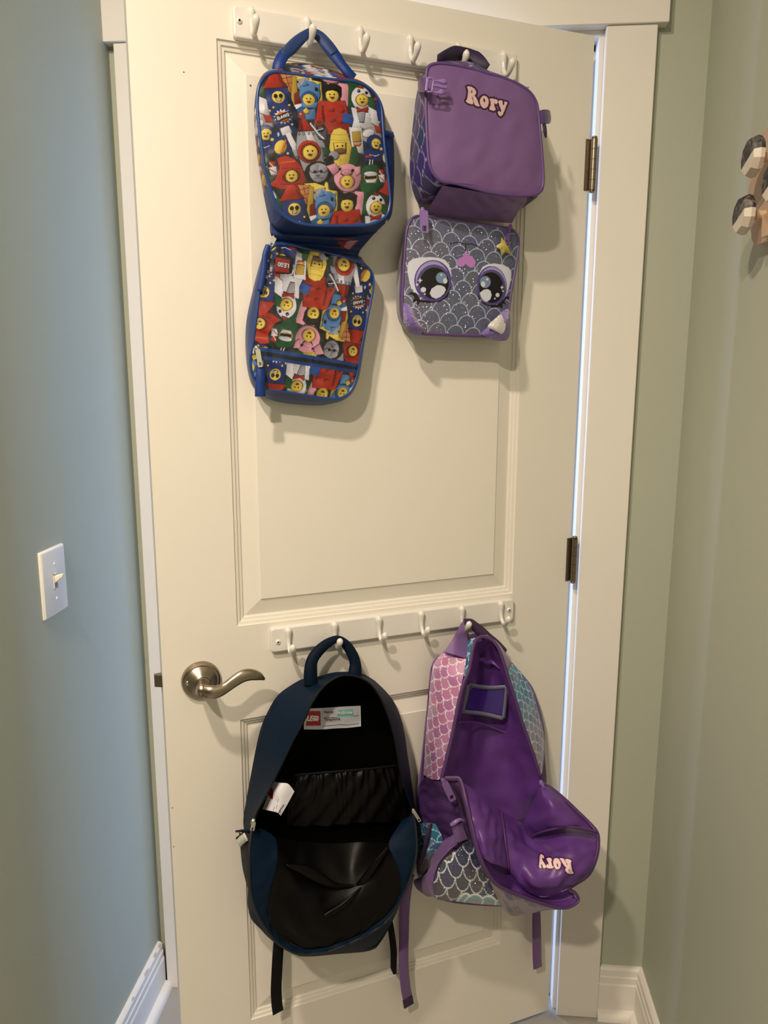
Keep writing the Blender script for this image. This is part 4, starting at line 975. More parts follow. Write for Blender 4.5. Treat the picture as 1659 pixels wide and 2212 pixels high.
# ================================================================== NAVY BACKPACK
T = Thing('backpack', 'navy blue backpack hanging open, black inside with a white name label', 'backpack', (-0.5065,-0.026,0.9728))
AB = lambda q: q
SIL = [(-0.5062,-0.03,0.9119),(-0.4622,-0.03,0.9047),(-0.4347,-0.03,0.8885),(-0.4144,-0.03,0.8677),(-0.3963,-0.03,0.8419),(-0.3825,-0.03,0.8088),(-0.3739,-0.03,0.7708),(-0.368,-0.03,0.7302),(-0.3615,-0.03,0.689),(-0.3537,-0.03,0.6334),(-0.3486,-0.03,0.5885),(-0.3464,-0.03,0.5358),(-0.3495,-0.03,0.4945),(-0.3589,-0.03,0.4631),(-0.3778,-0.03,0.4228),(-0.3968,-0.03,0.3826),(-0.4185,-0.03,0.3474),(-0.4416,-0.03,0.3294),(-0.5117,-0.03,0.3428),(-0.573,-0.03,0.3565),(-0.5978,-0.03,0.3698),(-0.6362,-0.03,0.4082),(-0.6594,-0.03,0.4421),(-0.6776,-0.03,0.4745),(-0.6779,-0.03,0.52),(-0.6788,-0.03,0.5797),(-0.6797,-0.03,0.6258),(-0.6815,-0.03,0.656),(-0.6753,-0.03,0.6921),(-0.6646,-0.03,0.7443),(-0.654,-0.03,0.7935),(-0.6439,-0.03,0.8304),(-0.6294,-0.03,0.8604),(-0.6128,-0.03,0.8847),(-0.587,-0.03,0.9002),(-0.5659,-0.03,0.9084),(-0.5351,-0.03,0.9085)]
OPN = [(-0.5327,-0.115,0.9474),(-0.5019,-0.115,0.9427),(-0.4835,-0.115,0.9323),(-0.4648,-0.115,0.9107),(-0.4481,-0.115,0.875),(-0.4365,-0.115,0.8395),(-0.4281,-0.115,0.8016),(-0.421,-0.115,0.761),(-0.4107,-0.115,0.7141),(-0.3979,-0.115,0.6734),(-0.3975,-0.115,0.6406),(-0.4046,-0.115,0.5752),(-0.4271,-0.115,0.5184),(-0.4648,-0.115,0.4764),(-0.5142,-0.115,0.4594),(-0.5859,-0.115,0.4706),(-0.6361,-0.115,0.5059),(-0.6574,-0.115,0.5569),(-0.6736,-0.115,0.6103),(-0.6827,-0.115,0.6725),(-0.6814,-0.115,0.7166),(-0.6699,-0.115,0.742),(-0.6564,-0.115,0.7647),(-0.6427,-0.115,0.7896),(-0.6291,-0.115,0.8146),(-0.6154,-0.115,0.8408),(-0.6036,-0.115,0.8622),(-0.5927,-0.115,0.879),(-0.5813,-0.115,0.9033),(-0.5631,-0.115,0.9287),(-0.5473,-0.115,0.9422)]
r0, r1 = ring(SIL, 160), ring(OPN, 160)
mesh('back_shell', *loft([r0 * (1, .45, 1), r0 * (1, .7, 1), r0, r0 * .55 + r1 * .45 + (0, -.006, 0), r1], cap0=True, sub=5)[:2], NAVY, T)
c0 = r1.mean(0)
inn = r0.copy(); inn[:, 1] = -.045; inn[:, [0, 2]] = c0[[0, 2]] + (inn[:, [0, 2]] - c0[[0, 2]]) * .95
mesh('interior', *loft([r1 + (0, .001, 0), r1 * .5 + inn * .5, inn], cap1=True, sub=4)[:2], BLACKD, T)
top_ = r1[:, 2] > 0.7102
arc = np.array([p for p in np.roll(r1, -int(np.argmax(~top_)) , 0) if p[2] > 0.7144])
mesh('opening_piping', *tube(arc[::3], .0016, 6, 3), BLACKP, T)
mesh('haul_loop', *tube([(-0.5608,-0.045,0.9093),(-0.56,-0.042,0.9319),(-0.5558,-0.038,0.95),(-0.5438,-0.034,0.9635),(-0.5246,-0.0295,0.9748),(-0.5051,-0.0285,0.98),(-0.49,-0.03,0.9679),(-0.4805,-0.034,0.951),(-0.4759,-0.038,0.9348),(-0.4774,-0.042,0.9195),(-0.4798,-0.045,0.9064)], [.0125, .0120, .0105,   .0100, .0086, .0064, .0084, .0098, .0105, .0125, .0130], 14, flat=.72), NAVYD, T)
# inner pocket with a gathered elastic top
pk = [[(-0.5971,-0.056,0.7502),(-0.5417,-0.06,0.7458),(-0.4811,-0.06,0.7384),(-0.3987,-0.056,0.7286)],[(-0.6007,-0.06,0.7395),(-0.5437,-0.066,0.7345),(-0.4833,-0.066,0.7269),(-0.3942,-0.058,0.7118)],[(-0.6094,-0.064,0.7042),(-0.5461,-0.072,0.6972),(-0.4856,-0.072,0.6888),(-0.3869,-0.06,0.6682)],[(-0.614,-0.06,0.6582),(-0.5449,-0.066,0.6455),(-0.4837,-0.066,0.6362),(-0.3777,-0.058,0.6119)]]
v, f, uv = patch(pk, 40, 10)
g_ = np.clip(1 - uv[:, 1] / .05, 0, 1) * .8 + .2
ph = uv[:, 0] * 420 + 1.4 * np.sin(uv[:, 0] * 130) + uv[:, 1] * 60 * np.sin(uv[:, 0] * 60)
v[:, 1] += np.sin(ph) * .0022 * g_ + np.sin(uv[:, 0] * 170 + uv[:, 1] * 120) * .002
mesh('inner_pocket', v, f, BLACKL, T)
mesh('pocket_elastic', *tube([(-0.5976,-0.058,0.7513),(-0.5423,-0.062,0.747),(-0.4818,-0.062,0.7396),(-0.3995,-0.058,0.7298)], .0022, 8, flat=.7), BLACKP, T)
# the front flap that has dropped open
rim = [(-0.6866,-0.12,0.7072),(-0.6948,-0.135,0.6811),(-0.698,-0.145,0.6512),(-0.6974,-0.15,0.6099),(-0.6894,-0.15,0.572),(-0.6744,-0.148,0.5361),(-0.6549,-0.145,0.501),(-0.626,-0.143,0.4714),(-0.5963,-0.142,0.4588),(-0.5662,-0.142,0.4537),(-0.5332,-0.142,0.457),(-0.4947,-0.142,0.4651),(-0.4616,-0.142,0.4778),(-0.4386,-0.143,0.5011),(-0.4197,-0.145,0.5373),(-0.4054,-0.143,0.5707),(-0.3966,-0.138,0.5984),(-0.3935,-0.13,0.6335),(-0.3955,-0.12,0.6699)]
seam = [(-0.668,-0.1,0.6907),(-0.6444,-0.105,0.6688),(-0.6464,-0.125,0.6484),(-0.6557,-0.138,0.6235),(-0.6646,-0.142,0.5928),(-0.6675,-0.142,0.5647),(-0.6628,-0.14,0.5327),(-0.6421,-0.138,0.4979),(-0.6105,-0.136,0.4703),(-0.569,-0.136,0.4587),(-0.5308,-0.135,0.4603),(-0.4969,-0.135,0.4682),(-0.465,-0.135,0.4808),(-0.4407,-0.136,0.5032),(-0.4267,-0.138,0.5344),(-0.4306,-0.136,0.5752),(-0.4386,-0.13,0.5988),(-0.4401,-0.115,0.6176),(-0.4089,-0.1,0.6446)]
rim, seam = np.array(rim), np.array(seam)
v, f, uv = patch([rim, rim * .6 + seam * .4 + (0, -.003, 0), seam], 8, 5, wr=.0018, seed=2, freq=110)
mesh('flap_side', v, f, NAVY, T)
v, f, uv = patch([[(-0.6436,-0.107,0.6735),(-0.5939,-0.07,0.6297),(-0.5273,-0.055,0.5989),(-0.471,-0.065,0.5939),(-0.4405,-0.116,0.6158)],[(-0.6467,-0.126,0.6479),(-0.598,-0.1,0.6049),(-0.5373,-0.085,0.5691),(-0.487,-0.095,0.5677),(-0.4386,-0.131,0.5982)],[(-0.6562,-0.139,0.6219),(-0.6091,-0.122,0.5831),(-0.5449,-0.108,0.5458),(-0.4856,-0.118,0.5468),(-0.4305,-0.137,0.5733)],[(-0.6663,-0.143,0.5844),(-0.6129,-0.134,0.5531),(-0.5509,-0.126,0.5247),(-0.4876,-0.13,0.5199),(-0.4271,-0.139,0.5326)],[(-0.6658,-0.142,0.5473),(-0.6152,-0.14,0.5211),(-0.5545,-0.136,0.4976),(-0.4955,-0.138,0.492),(-0.4378,-0.138,0.5077)],[(-0.6599,-0.141,0.5253),(-0.6113,-0.14,0.4875),(-0.5604,-0.139,0.4674),(-0.5081,-0.139,0.4733),(-0.4634,-0.137,0.4831)],[(-0.6423,-0.139,0.4987),(-0.6065,-0.138,0.4699),(-0.5693,-0.137,0.4596),(-0.5311,-0.136,0.4612),(-0.4973,-0.136,0.4691)]], 14, 12, wr=.0045, seed=11, freq=70)
mesh('flap_lining', v, f, BLACKL, T)
mesh('lining_fold', *tube([(-0.6314,-0.125,0.6277),(-0.604,-0.122,0.6112),(-0.5757,-0.118,0.5862),(-0.5461,-0.112,0.5578),(-0.5216,-0.11,0.5472),(-0.5005,-0.112,0.5437),(-0.4863,-0.12,0.5638),(-0.469,-0.126,0.5913),(-0.447,-0.126,0.6161)], [.002, .008, .010, .007, .005, .006, .007, .006, .002], 10, flat=.5), BLACKL, T)
mesh('lining_fold', *tube([(-0.5908,-0.133,0.4985),(-0.567,-0.132,0.516),(-0.5357,-0.13,0.5258),(-0.5134,-0.128,0.5385),(-0.4968,-0.122,0.5475)], [.001, .005, .006, .005, .001], 10, flat=.5), BLACKL, T)
mesh('rim_piping', *tube(rim, .0021, 8, 5), GREYP, T)
# label sewn inside, and the loose care tag
LBL = (640, 1510, .09644)
lab = [[(-0.5743,-0.056,0.8712),(-0.5429,-0.058,0.868),(-0.5189,-0.06,0.8665),(-0.4981,-0.06,0.8643),(-0.473,-0.058,0.8604)],[(-0.5766,-0.056,0.8529),(-0.5435,-0.059,0.8484),(-0.5194,-0.061,0.8468),(-0.4986,-0.061,0.8448),(-0.4726,-0.058,0.8403)],[(-0.5778,-0.056,0.833),(-0.5467,-0.058,0.8281),(-0.5234,-0.06,0.8267),(-0.4984,-0.06,0.8234),(-0.4724,-0.058,0.8207)]]
v, f, uv = patch(lab, 40, 60)
MLB = [[12086.18,-102.23,7243.04],[-2070.03,-11820.79,9338.4]]
a_ = Art(aff(MLB, v[:, [0, 2]]), B(196, 184, 170, .85)); kk = B(30, 24, 22); a_.p(B(150, 16, 20), [(240, 280), (535, 270), (540, 595), (215, 608)])
a_.word(B(210, 200, 190), 'LEGO', (272, 390), (60, -1), (-24, 98), 26, 1.0)
a_.p(B(120, 170, 152), [(915, 230), (1262, 215), (1268, 378), (890, 395)]); a_.l(kk, [(610, 412), (900, 390), (1268, 375), (1390, 366)], 12) if False else None
a_.l(kk, [(610, 412), (890, 396)], 13); a_.l(kk, [(1268, 376), (1390, 366)], 12); a_.l(kk, [(610, 600), (960, 560), (1150, 572), (1390, 552)], 13); a_.l(B(150, 138, 124), [(575, 240), (575, 640)], 10)
a_.l(B(225, 220, 212), [(1425, 180), (1432, 600)], 14)
lb_o = mesh('name_label', v, f, LABELM, T, cols=a_.c)


def text_part(txt, p0, pr, pdn, m, parent, cap):
    """lettering laid on a plane: p0 the left end of the baseline, pr its right end, pdn a point one cap height up"""
    cu = bpy.data.curves.new('lettering', 'FONT'); cu.body = txt; cu.resolution_u = 2; cu.offset = 0.028
    to = bpy.data.objects.new('lettering', cu); COL.objects.link(to)
    dg = bpy.context.evaluated_depsgraph_get(); me = bpy.data.meshes.new_from_object(to.evaluated_get(dg))
    V = np.array([q.co[:] for q in me.vertices]); F = [tuple(q.vertices) for q in me.polygons]
    bpy.data.objects.remove(to); bpy.data.curves.remove(cu); bpy.data.meshes.remove(me)
    p0, pr, pdn = np.array(p0), np.array(pr), np.array(pdn); wx = V[:, 0].max()
    Q = p0 + np.outer(V[:, 0] / wx, pr - p0) + np.outer(V[:, 1] / cap, pdn - p0)
    return mesh('lettering', Q, F, m, parent, smooth=False)


INK = mat('label_ink', (.012, .010, .010), .6); INKW = mat('label_white', (.75, .75, .72), .6)
for txt, q, m in (('Name:', [(-0.5436,-0.064,0.8606),(-0.5254,-0.064,0.8583),(-0.5436,-0.064,0.8656)], INK), ('McBride', [(-0.52,-0.065,0.8547),(-0.4911,-0.065,0.8513),(-0.5204,-0.065,0.8607)], INKW), ('Telephone', [(-0.5435,-0.065,0.8468),(-0.5137,-0.065,0.844),(-0.5439,-0.065,0.8516)], INK)):
    text_part(txt, q[0], q[1], q[2], m, (lb_o, T), .70)
tg = [[(-0.6413,-0.085,0.7628),(-0.6339,-0.105,0.7695),(-0.6219,-0.112,0.7686),(-0.6116,-0.112,0.7526)],[(-0.6475,-0.088,0.7539),(-0.6419,-0.108,0.7563),(-0.6337,-0.114,0.7518),(-0.6197,-0.112,0.7389)],[(-0.6541,-0.09,0.7379),(-0.6474,-0.106,0.7429),(-0.6371,-0.115,0.7408),(-0.6268,-0.114,0.7293)],[(-0.6619,-0.09,0.7184),(-0.6548,-0.106,0.7236),(-0.6435,-0.116,0.7232),(-0.6364,-0.114,0.7142)]]
v, f, uv = patch(tg, 14, 14)
MT = [[17276.76,-437.52,12164.98],[-3554.06,-16136.47,10271.66]]
a_ = Art(aff(MT, v[:, [0, 2]]), B(205, 190, 172)); a_.p(B(140, 14, 18), [(590, 290), (640, 290), (690, 380), (670, 500), (650, 605), (480, 590)]); a_.l(B(60, 50, 44), [(950, 670), (860, 780), (770, 920), (715, 1010)], 34)
for q in ((830, 880), (850, 930), (830, 980)): a_.l(B(70, 62, 58), [(q[0] - 30, q[1]), (q[0] + 50, q[1] - 10)], 14)
a_.l(B(110, 98, 88), [(800, 500), (700, 900)], 10); a_.l(B(120, 106, 96), [(760, 480), (640, 860)], 10)
mesh('care_tag', v, f, LABELM, T, cols=a_.c, label='white care tag with a red mark')
zip_pull(T, (-0.6848,-0.124,0.7215), (-0.6891,-0.128,0.7092), .0065, .0016, CHROME)
zip_pull(T, (-0.3973,-0.124,0.6751), (-0.387,-0.128,0.6556), .0055, .0016, CHROME)
# side mesh pocket, its taped corner, and straps
mesh('side_pocket', *patch([[(-0.6953,-0.045,0.6564),(-0.6922,-0.07,0.6636),(-0.6874,-0.09,0.6652)],[(-0.6936,-0.045,0.6186),(-0.6914,-0.07,0.6192),(-0.6885,-0.095,0.6153)],[(-0.691,-0.045,0.5826),(-0.6905,-0.07,0.5792),(-0.6884,-0.1,0.5796)],[(-0.6831,-0.045,0.5397),(-0.6834,-0.06,0.5426),(-0.6844,-0.08,0.552)]])[:2], mat('black_mesh', (.006, .006, .008), .8, bump=.9, scale=300, kind='weave'), T)
mesh('pocket_hem', *ribbon([(-0.6988,-0.05,0.6615),(-0.6956,-0.072,0.6742),(-0.688,-0.09,0.6833)], .007, .003), NAVYD, T)
mesh('reflective_tape', *ribbon([(-0.6994,-0.062,0.6457),(-0.6967,-0.075,0.6593),(-0.6921,-0.092,0.6753)], .0135, .002, nrm=(-.75, -.6, .2)), REFL, T)
mesh('side_strap', *ribbon([(-0.7008,-0.055,0.6515),(-0.6971,-0.066,0.6611),(-0.6883,-0.08,0.6773)], .004, .003), BLACKW, T)
mesh('shoulder_strap', *ribbon([(-0.6212,-0.02,0.4245),(-0.6262,-0.028,0.3995),(-0.6307,-0.036,0.3773),(-0.634,-0.04,0.3489),(-0.6361,-0.04,0.3138),(-0.6351,-0.038,0.284),(-0.6323,-0.034,0.2585)], .0205, .0022, nrm=(.1, -1, .15)), BLACKW, T)
mesh('shoulder_strap', *ribbon([(-0.4037,-0.02,0.3886),(-0.3998,-0.024,0.3674),(-0.3972,-0.028,0.3408),(-0.3951,-0.03,0.3127),(-0.395,-0.03,0.2863),(-0.3945,-0.029,0.2736),(-0.3909,-0.027,0.2574)], [.012, .012, .0125, .0125, .012, .0115, .006], .0022, nrm=(-.3, -1, .1)), BLACKW, T)

# ================================================================== PURPLE SCALE BACKPACK
T = Thing('backpack', 'violet mermaid-scale backpack hanging open, its front flopped out to the right', 'backpack', (-0.242,-0.026,0.9772))
# back shell
bk_ = [[(-0.2414,-0.022,0.9501),(-0.2192,-0.022,0.9498),(-0.1965,-0.022,0.9443),(-0.1907,-0.022,0.9396)],[(-0.2942,-0.022,0.9211),(-0.2517,-0.022,0.9152),(-0.1953,-0.022,0.9073),(-0.141,-0.022,0.8809)],[(-0.3162,-0.022,0.8985),(-0.2511,-0.022,0.889),(-0.1656,-0.022,0.8764),(-0.1163,-0.022,0.8529)],[(-0.3219,-0.022,0.845),(-0.2498,-0.022,0.8333),(-0.1637,-0.022,0.8194),(-0.086,-0.022,0.8097)],[(-0.3286,-0.022,0.7778),(-0.2481,-0.022,0.7633),(-0.1612,-0.022,0.7477),(-0.0609,-0.022,0.7297)],[(-0.3353,-0.022,0.7097),(-0.2465,-0.022,0.692),(-0.1587,-0.022,0.6746),(-0.0558,-0.022,0.6629)],[(-0.3433,-0.022,0.6408),(-0.2448,-0.022,0.6194),(-0.1561,-0.022,0.6002),(-0.0486,-0.022,0.6032)],[(-0.3428,-0.022,0.6023),(-0.2439,-0.022,0.5798),(-0.1547,-0.022,0.5595),(-0.0558,-0.022,0.5547)],[(-0.3437,-0.022,0.5583),(-0.2506,-0.022,0.5111),(-0.1525,-0.022,0.4709),(-0.0503,-0.022,0.4618)],[(-0.338,-0.022,0.4525),(-0.2481,-0.022,0.3996),(-0.1487,-0.022,0.3624),(-0.0521,-0.022,0.349)],[(-0.2924,-0.022,0.3959),(-0.2475,-0.022,0.3737),(-0.1479,-0.022,0.339),(-0.0612,-0.022,0.3178)]]
solid(mesh('back_shell', *patch(bk_, 6, 6)[:2], PPACK, T), .006)
# haul loop
mesh('haul_loop', *patch([[(-0.2584,-0.03,0.9816),(-0.255,-0.0285,0.9822),(-0.2514,-0.027,0.9803)],[(-0.2787,-0.051,0.9743),(-0.2702,-0.051,0.9737),(-0.2621,-0.05,0.9713)],[(-0.2916,-0.056,0.9593),(-0.2793,-0.058,0.9596),(-0.2548,-0.05,0.9511)],[(-0.3101,-0.06,0.94),(-0.2949,-0.074,0.9374),(-0.2751,-0.082,0.9296)]], 8, 8)[:2], PPACK, T)
mesh('haul_loop_back', *ribbon([(-0.253,-0.028,0.9813),(-0.237,-0.026,0.9767),(-0.2246,-0.024,0.9647),(-0.2117,-0.026,0.9541),(-0.198,-0.03,0.9406),(-0.1828,-0.034,0.9256),(-0.1662,-0.036,0.9069)], [.010, .014, .020, .020, .020, .022, .022], .003, nrm=(.5, -1, .4)), PDARK, T)
# scale prints
PINKS = [B(178, 110, 122), B(165, 96, 116), B(186, 128, 140), B(150, 92, 122), B(170, 140, 138), B(140, 88, 118)]
TEALS = [B(36, 96, 108), B(58, 112, 122), B(74, 96, 120), B(44, 84, 104), B(90, 100, 122), B(50, 118, 126)]
GREYS = [B(128, 112, 116), B(150, 132, 126), B(104, 96, 112), B(140, 116, 110)]
NIGHT = [B(40, 62, 68, .8), B(42, 42, 72, .8), B(48, 40, 58, .8), B(50, 54, 52, .8), B(34, 36, 66, .8), B(66, 60, 58, .8)]
RIMC = np.array(B(214, 196, 196))
lo_ = np.array([(-0.3002,-0.034,0.9283),(-0.3185,-0.034,0.906),(-0.3246,-0.034,0.871),(-0.3275,-0.034,0.8301),(-0.331,-0.034,0.789),(-0.3337,-0.034,0.7473),(-0.3351,-0.034,0.7104),(-0.3361,-0.034,0.6851)])
li_ = np.array([(-0.2761,-0.085,0.9303),(-0.2903,-0.1,0.9019),(-0.2994,-0.105,0.8757),(-0.309,-0.11,0.8422),(-0.3186,-0.115,0.8113),(-0.3277,-0.12,0.7829),(-0.3353,-0.12,0.7493),(-0.342,-0.12,0.7216)])
v, f, uv = patch([np.array(r) for r in zip(lo_, (lo_ + li_) / 2 + (-.004, -.006, 0), li_)], 20, 26, wr=.001, seed=5)
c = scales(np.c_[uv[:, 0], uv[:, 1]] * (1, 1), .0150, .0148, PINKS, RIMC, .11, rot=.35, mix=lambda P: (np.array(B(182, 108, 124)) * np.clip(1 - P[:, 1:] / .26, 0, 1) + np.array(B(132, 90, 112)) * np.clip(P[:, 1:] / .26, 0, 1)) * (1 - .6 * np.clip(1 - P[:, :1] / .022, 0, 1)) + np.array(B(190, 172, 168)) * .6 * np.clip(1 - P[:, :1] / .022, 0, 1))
mesh('scale_gusset', v, f, SATIN, T, cols=c, label='pink scale-printed left side')
v, f, uv = patch([[(-0.2561,-0.05,0.95),(-0.2535,-0.06,0.9582),(-0.2537,-0.075,0.9658)],[(-0.2632,-0.06,0.938),(-0.2646,-0.074,0.9432),(-0.2641,-0.088,0.9481)],[(-0.2745,-0.08,0.928),(-0.2743,-0.088,0.9297),(-0.2726,-0.095,0.9271)],[(-0.288,-0.098,0.9033),(-0.2852,-0.1,0.9061),(-0.2791,-0.098,0.9118)]], 12, 14)
mesh('scale_yoke', v, f, SATIN, T, cols=scales(uv, .0142, .0145, TEALS, np.array(B(180, 200, 206)), .14, rot=.2))
v, f, uv = patch([[(-0.1535,-0.04,0.8889),(-0.1679,-0.06,0.8924),(-0.1827,-0.08,0.8956),(-0.193,-0.092,0.8928)],[(-0.1262,-0.036,0.8619),(-0.1488,-0.06,0.8646),(-0.1696,-0.08,0.8691),(-0.1863,-0.096,0.8704)],[(-0.0985,-0.034,0.8194),(-0.127,-0.06,0.8266),(-0.1558,-0.085,0.8351),(-0.1777,-0.1,0.8385)],[(-0.0823,-0.034,0.7725),(-0.109,-0.06,0.7831),(-0.143,-0.09,0.7969),(-0.1667,-0.105,0.7999)],[(-0.0706,-0.034,0.7369),(-0.0954,-0.06,0.7451),(-0.1317,-0.095,0.76),(-0.1534,-0.11,0.7605)],[(-0.0644,-0.034,0.7047),(-0.0873,-0.06,0.7132),(-0.1194,-0.095,0.7255),(-0.1415,-0.115,0.7263)],[(-0.064,-0.034,0.6705),(-0.0839,-0.06,0.679),(-0.1112,-0.095,0.694),(-0.1311,-0.118,0.6965)],[(-0.0666,-0.034,0.6337),(-0.0855,-0.06,0.6484),(-0.1109,-0.095,0.6694),(-0.1276,-0.118,0.6823)]], 16, 22, wr=.001, seed=6)
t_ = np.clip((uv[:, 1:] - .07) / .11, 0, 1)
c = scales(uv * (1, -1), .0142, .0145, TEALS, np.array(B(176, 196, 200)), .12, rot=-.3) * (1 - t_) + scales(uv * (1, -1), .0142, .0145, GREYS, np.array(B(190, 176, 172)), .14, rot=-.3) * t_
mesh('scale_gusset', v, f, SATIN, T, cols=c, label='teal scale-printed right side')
# bands along the opening
opl = [(-0.3425,-0.124,0.7231),(-0.3362,-0.124,0.749),(-0.3281,-0.122,0.7765),(-0.3187,-0.119,0.8082),(-0.3104,-0.115,0.8397),(-0.3003,-0.11,0.873),(-0.2895,-0.106,0.8992),(-0.2794,-0.102,0.9159),(-0.2731,-0.098,0.9357),(-0.2665,-0.092,0.9548),(-0.2558,-0.084,0.9641),(-0.2406,-0.078,0.9663),(-0.2228,-0.078,0.9595),(-0.2122,-0.084,0.947),(-0.2055,-0.09,0.9281),(-0.1984,-0.096,0.9015),(-0.1898,-0.102,0.8695),(-0.1784,-0.106,0.8334),(-0.1667,-0.11,0.7944),(-0.1535,-0.114,0.7572),(-0.1418,-0.118,0.7226),(-0.1303,-0.122,0.685)]
mesh('opening_binding', *tube(opl, .0036, 10, 5, flat=.7), LINE, T)
mesh('shoulder_band', *patch([[(-0.2346,-0.06,0.9605),(-0.2164,-0.052,0.9582),(-0.2024,-0.04,0.9472)],[(-0.2228,-0.078,0.9595),(-0.1995,-0.062,0.9453),(-0.1776,-0.04,0.9212)],[(-0.209,-0.086,0.9398),(-0.1843,-0.066,0.9216),(-0.1518,-0.04,0.8891)],[(-0.1954,-0.096,0.8947),(-0.1838,-0.08,0.8945),(-0.1607,-0.05,0.8902)]], 8, 10)[:2], PPACK, T)
mesh('side_band', *patch([[(-0.3141,-0.022,0.8982),(-0.319,-0.028,0.8987),(-0.3228,-0.034,0.8938)],[(-0.3217,-0.02,0.8546),(-0.3256,-0.028,0.8533),(-0.3257,-0.034,0.8506)],[(-0.3236,-0.018,0.7857),(-0.3293,-0.028,0.7859),(-0.3304,-0.034,0.7836)],[(-0.33,-0.018,0.7335),(-0.3335,-0.028,0.7337),(-0.3335,-0.034,0.7367)],[(-0.3377,-0.018,0.6702),(-0.3376,-0.028,0.6755),(-0.335,-0.034,0.6835)],[(-0.3414,-0.018,0.6382),(-0.3428,-0.03,0.6452),(-0.3406,-0.04,0.6557)]], 6, 8)[:2], LINE, T)
# lining: dropped back to the rear wall of the bag
ln = [[(-0.2647,-0.09,0.9583),(-0.2399,-0.07,0.9555),(-0.2236,-0.07,0.9538),(-0.2179,-0.082,0.9484)],[(-0.2717,-0.098,0.933),(-0.228,-0.05,0.9194),(-0.1993,-0.044,0.9106),(-0.2023,-0.09,0.915)],[(-0.2812,-0.102,0.9137),(-0.2237,-0.044,0.8854),(-0.1932,-0.04,0.8767),(-0.1953,-0.095,0.8905)],[(-0.2977,-0.108,0.8742),(-0.228,-0.044,0.8389),(-0.186,-0.04,0.8305),(-0.1844,-0.101,0.8529)],[(-0.3104,-0.114,0.838),(-0.2325,-0.044,0.7973),(-0.1799,-0.042,0.7874),(-0.1725,-0.107,0.8109)],[(-0.3195,-0.118,0.8079),(-0.2337,-0.048,0.762),(-0.1751,-0.046,0.7476),(-0.1584,-0.112,0.7677)],[(-0.3281,-0.121,0.776),(-0.2335,-0.05,0.7145),(-0.1659,-0.048,0.7003),(-0.1458,-0.117,0.7308)],[(-0.3415,-0.123,0.7231),(-0.2388,-0.052,0.6622),(-0.1592,-0.05,0.6444),(-0.1302,-0.121,0.6845)],[(-0.3232,-0.11,0.6698),(-0.2225,-0.056,0.6113),(-0.1568,-0.054,0.5955),(-0.1292,-0.115,0.6459)],[(-0.2687,-0.08,0.5974),(-0.2004,-0.06,0.5696),(-0.1471,-0.06,0.5571),(-0.1135,-0.09,0.5896)]]
v, f, uv = patch(ln, 14, 10, wr=.0045, seed=21, freq=70)
mesh('lining', v, f, LIN, T)
mesh('lining_seam', *tube([(-0.3028,-0.11,0.8216),(-0.2595,-0.074,0.7981),(-0.2211,-0.055,0.779),(-0.1906,-0.052,0.7627),(-0.1678,-0.058,0.7519),(-0.158,-0.08,0.7524),(-0.1555,-0.108,0.7579)], [.0015, .0026, .0028, .0028, .0028, .0026, .0012], 8, flat=.6), LIN, T)
mesh('lining_fold', *tube([(-0.2474,-0.066,0.9126),(-0.2283,-0.056,0.9126),(-0.2148,-0.052,0.904),(-0.2021,-0.052,0.9009),(-0.1968,-0.07,0.8939)], [.001, .004, .005, .004, .001], 8, flat=.6), LIN, T)
fr = np.array([[(-0.2696,-0.08,0.8793),(-0.2167,-0.058,0.8559),(-0.1821,-0.07,0.8569)],[(-0.2759,-0.082,0.8548),(-0.2198,-0.06,0.8311),(-0.1843,-0.07,0.8237)],[(-0.2838,-0.084,0.83),(-0.2257,-0.062,0.8054),(-0.1872,-0.07,0.793)]])
v, f, uv = patch(fr, 8, 8); mesh('id_window', v - (0, .002, 0), f, CLEAR, T)
for q in (fr[0], fr[2], fr[:, 0], fr[:, 2]): mesh('window_frame', *ribbon(np.array(q) - (0, .004, 0), .0075, .0016), GREYW, T)
# lower left: mesh side, pocket, diagonal band
v, f, uv = patch([[(-0.3439,-0.03,0.6615),(-0.3535,-0.08,0.7077),(-0.3502,-0.108,0.715),(-0.3379,-0.122,0.7186)],[(-0.3443,-0.03,0.641),(-0.3392,-0.086,0.6711),(-0.3261,-0.118,0.6749),(-0.3089,-0.128,0.6754)],[(-0.346,-0.03,0.6087),(-0.3357,-0.08,0.6296),(-0.3195,-0.112,0.6361),(-0.2957,-0.13,0.6412)],[(-0.3438,-0.03,0.5753),(-0.3275,-0.07,0.5882),(-0.3102,-0.095,0.5877),(-0.2877,-0.128,0.5925)],[(-0.344,-0.03,0.5391),(-0.3274,-0.065,0.5451),(-0.3135,-0.085,0.5544),(-0.2967,-0.11,0.5632)]], 8, 8, wr=.0026, seed=14, freq=110)
mesh('mesh_side', v, f, PMESH, T)
v, f, uv = patch([[(-0.3527,-0.05,0.5948),(-0.3571,-0.094,0.6239),(-0.3406,-0.098,0.6207)],[(-0.3522,-0.048,0.5525),(-0.3517,-0.094,0.5841),(-0.3267,-0.102,0.5844)],[(-0.3525,-0.045,0.5116),(-0.3562,-0.08,0.5354),(-0.3405,-0.088,0.544)],[(-0.3518,-0.042,0.4845),(-0.3552,-0.06,0.4933),(-0.349,-0.066,0.4933)]], 16, 16, wr=.0012, seed=9)
c = scales(uv * (1, -1), .0142, .0145, TEALS, np.array(B(176, 200, 196)), .12, rot=.3)
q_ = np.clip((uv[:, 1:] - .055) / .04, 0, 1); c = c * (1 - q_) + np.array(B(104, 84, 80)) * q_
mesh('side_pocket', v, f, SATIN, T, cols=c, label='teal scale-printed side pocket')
mesh('pocket_shadow_fold', *ribbon([(-0.3508,-0.1,0.6243),(-0.3575,-0.1,0.5979),(-0.3601,-0.088,0.5563),(-0.3601,-0.07,0.5121)], [.006, .009, .008, .003], .002), PDARK, T)
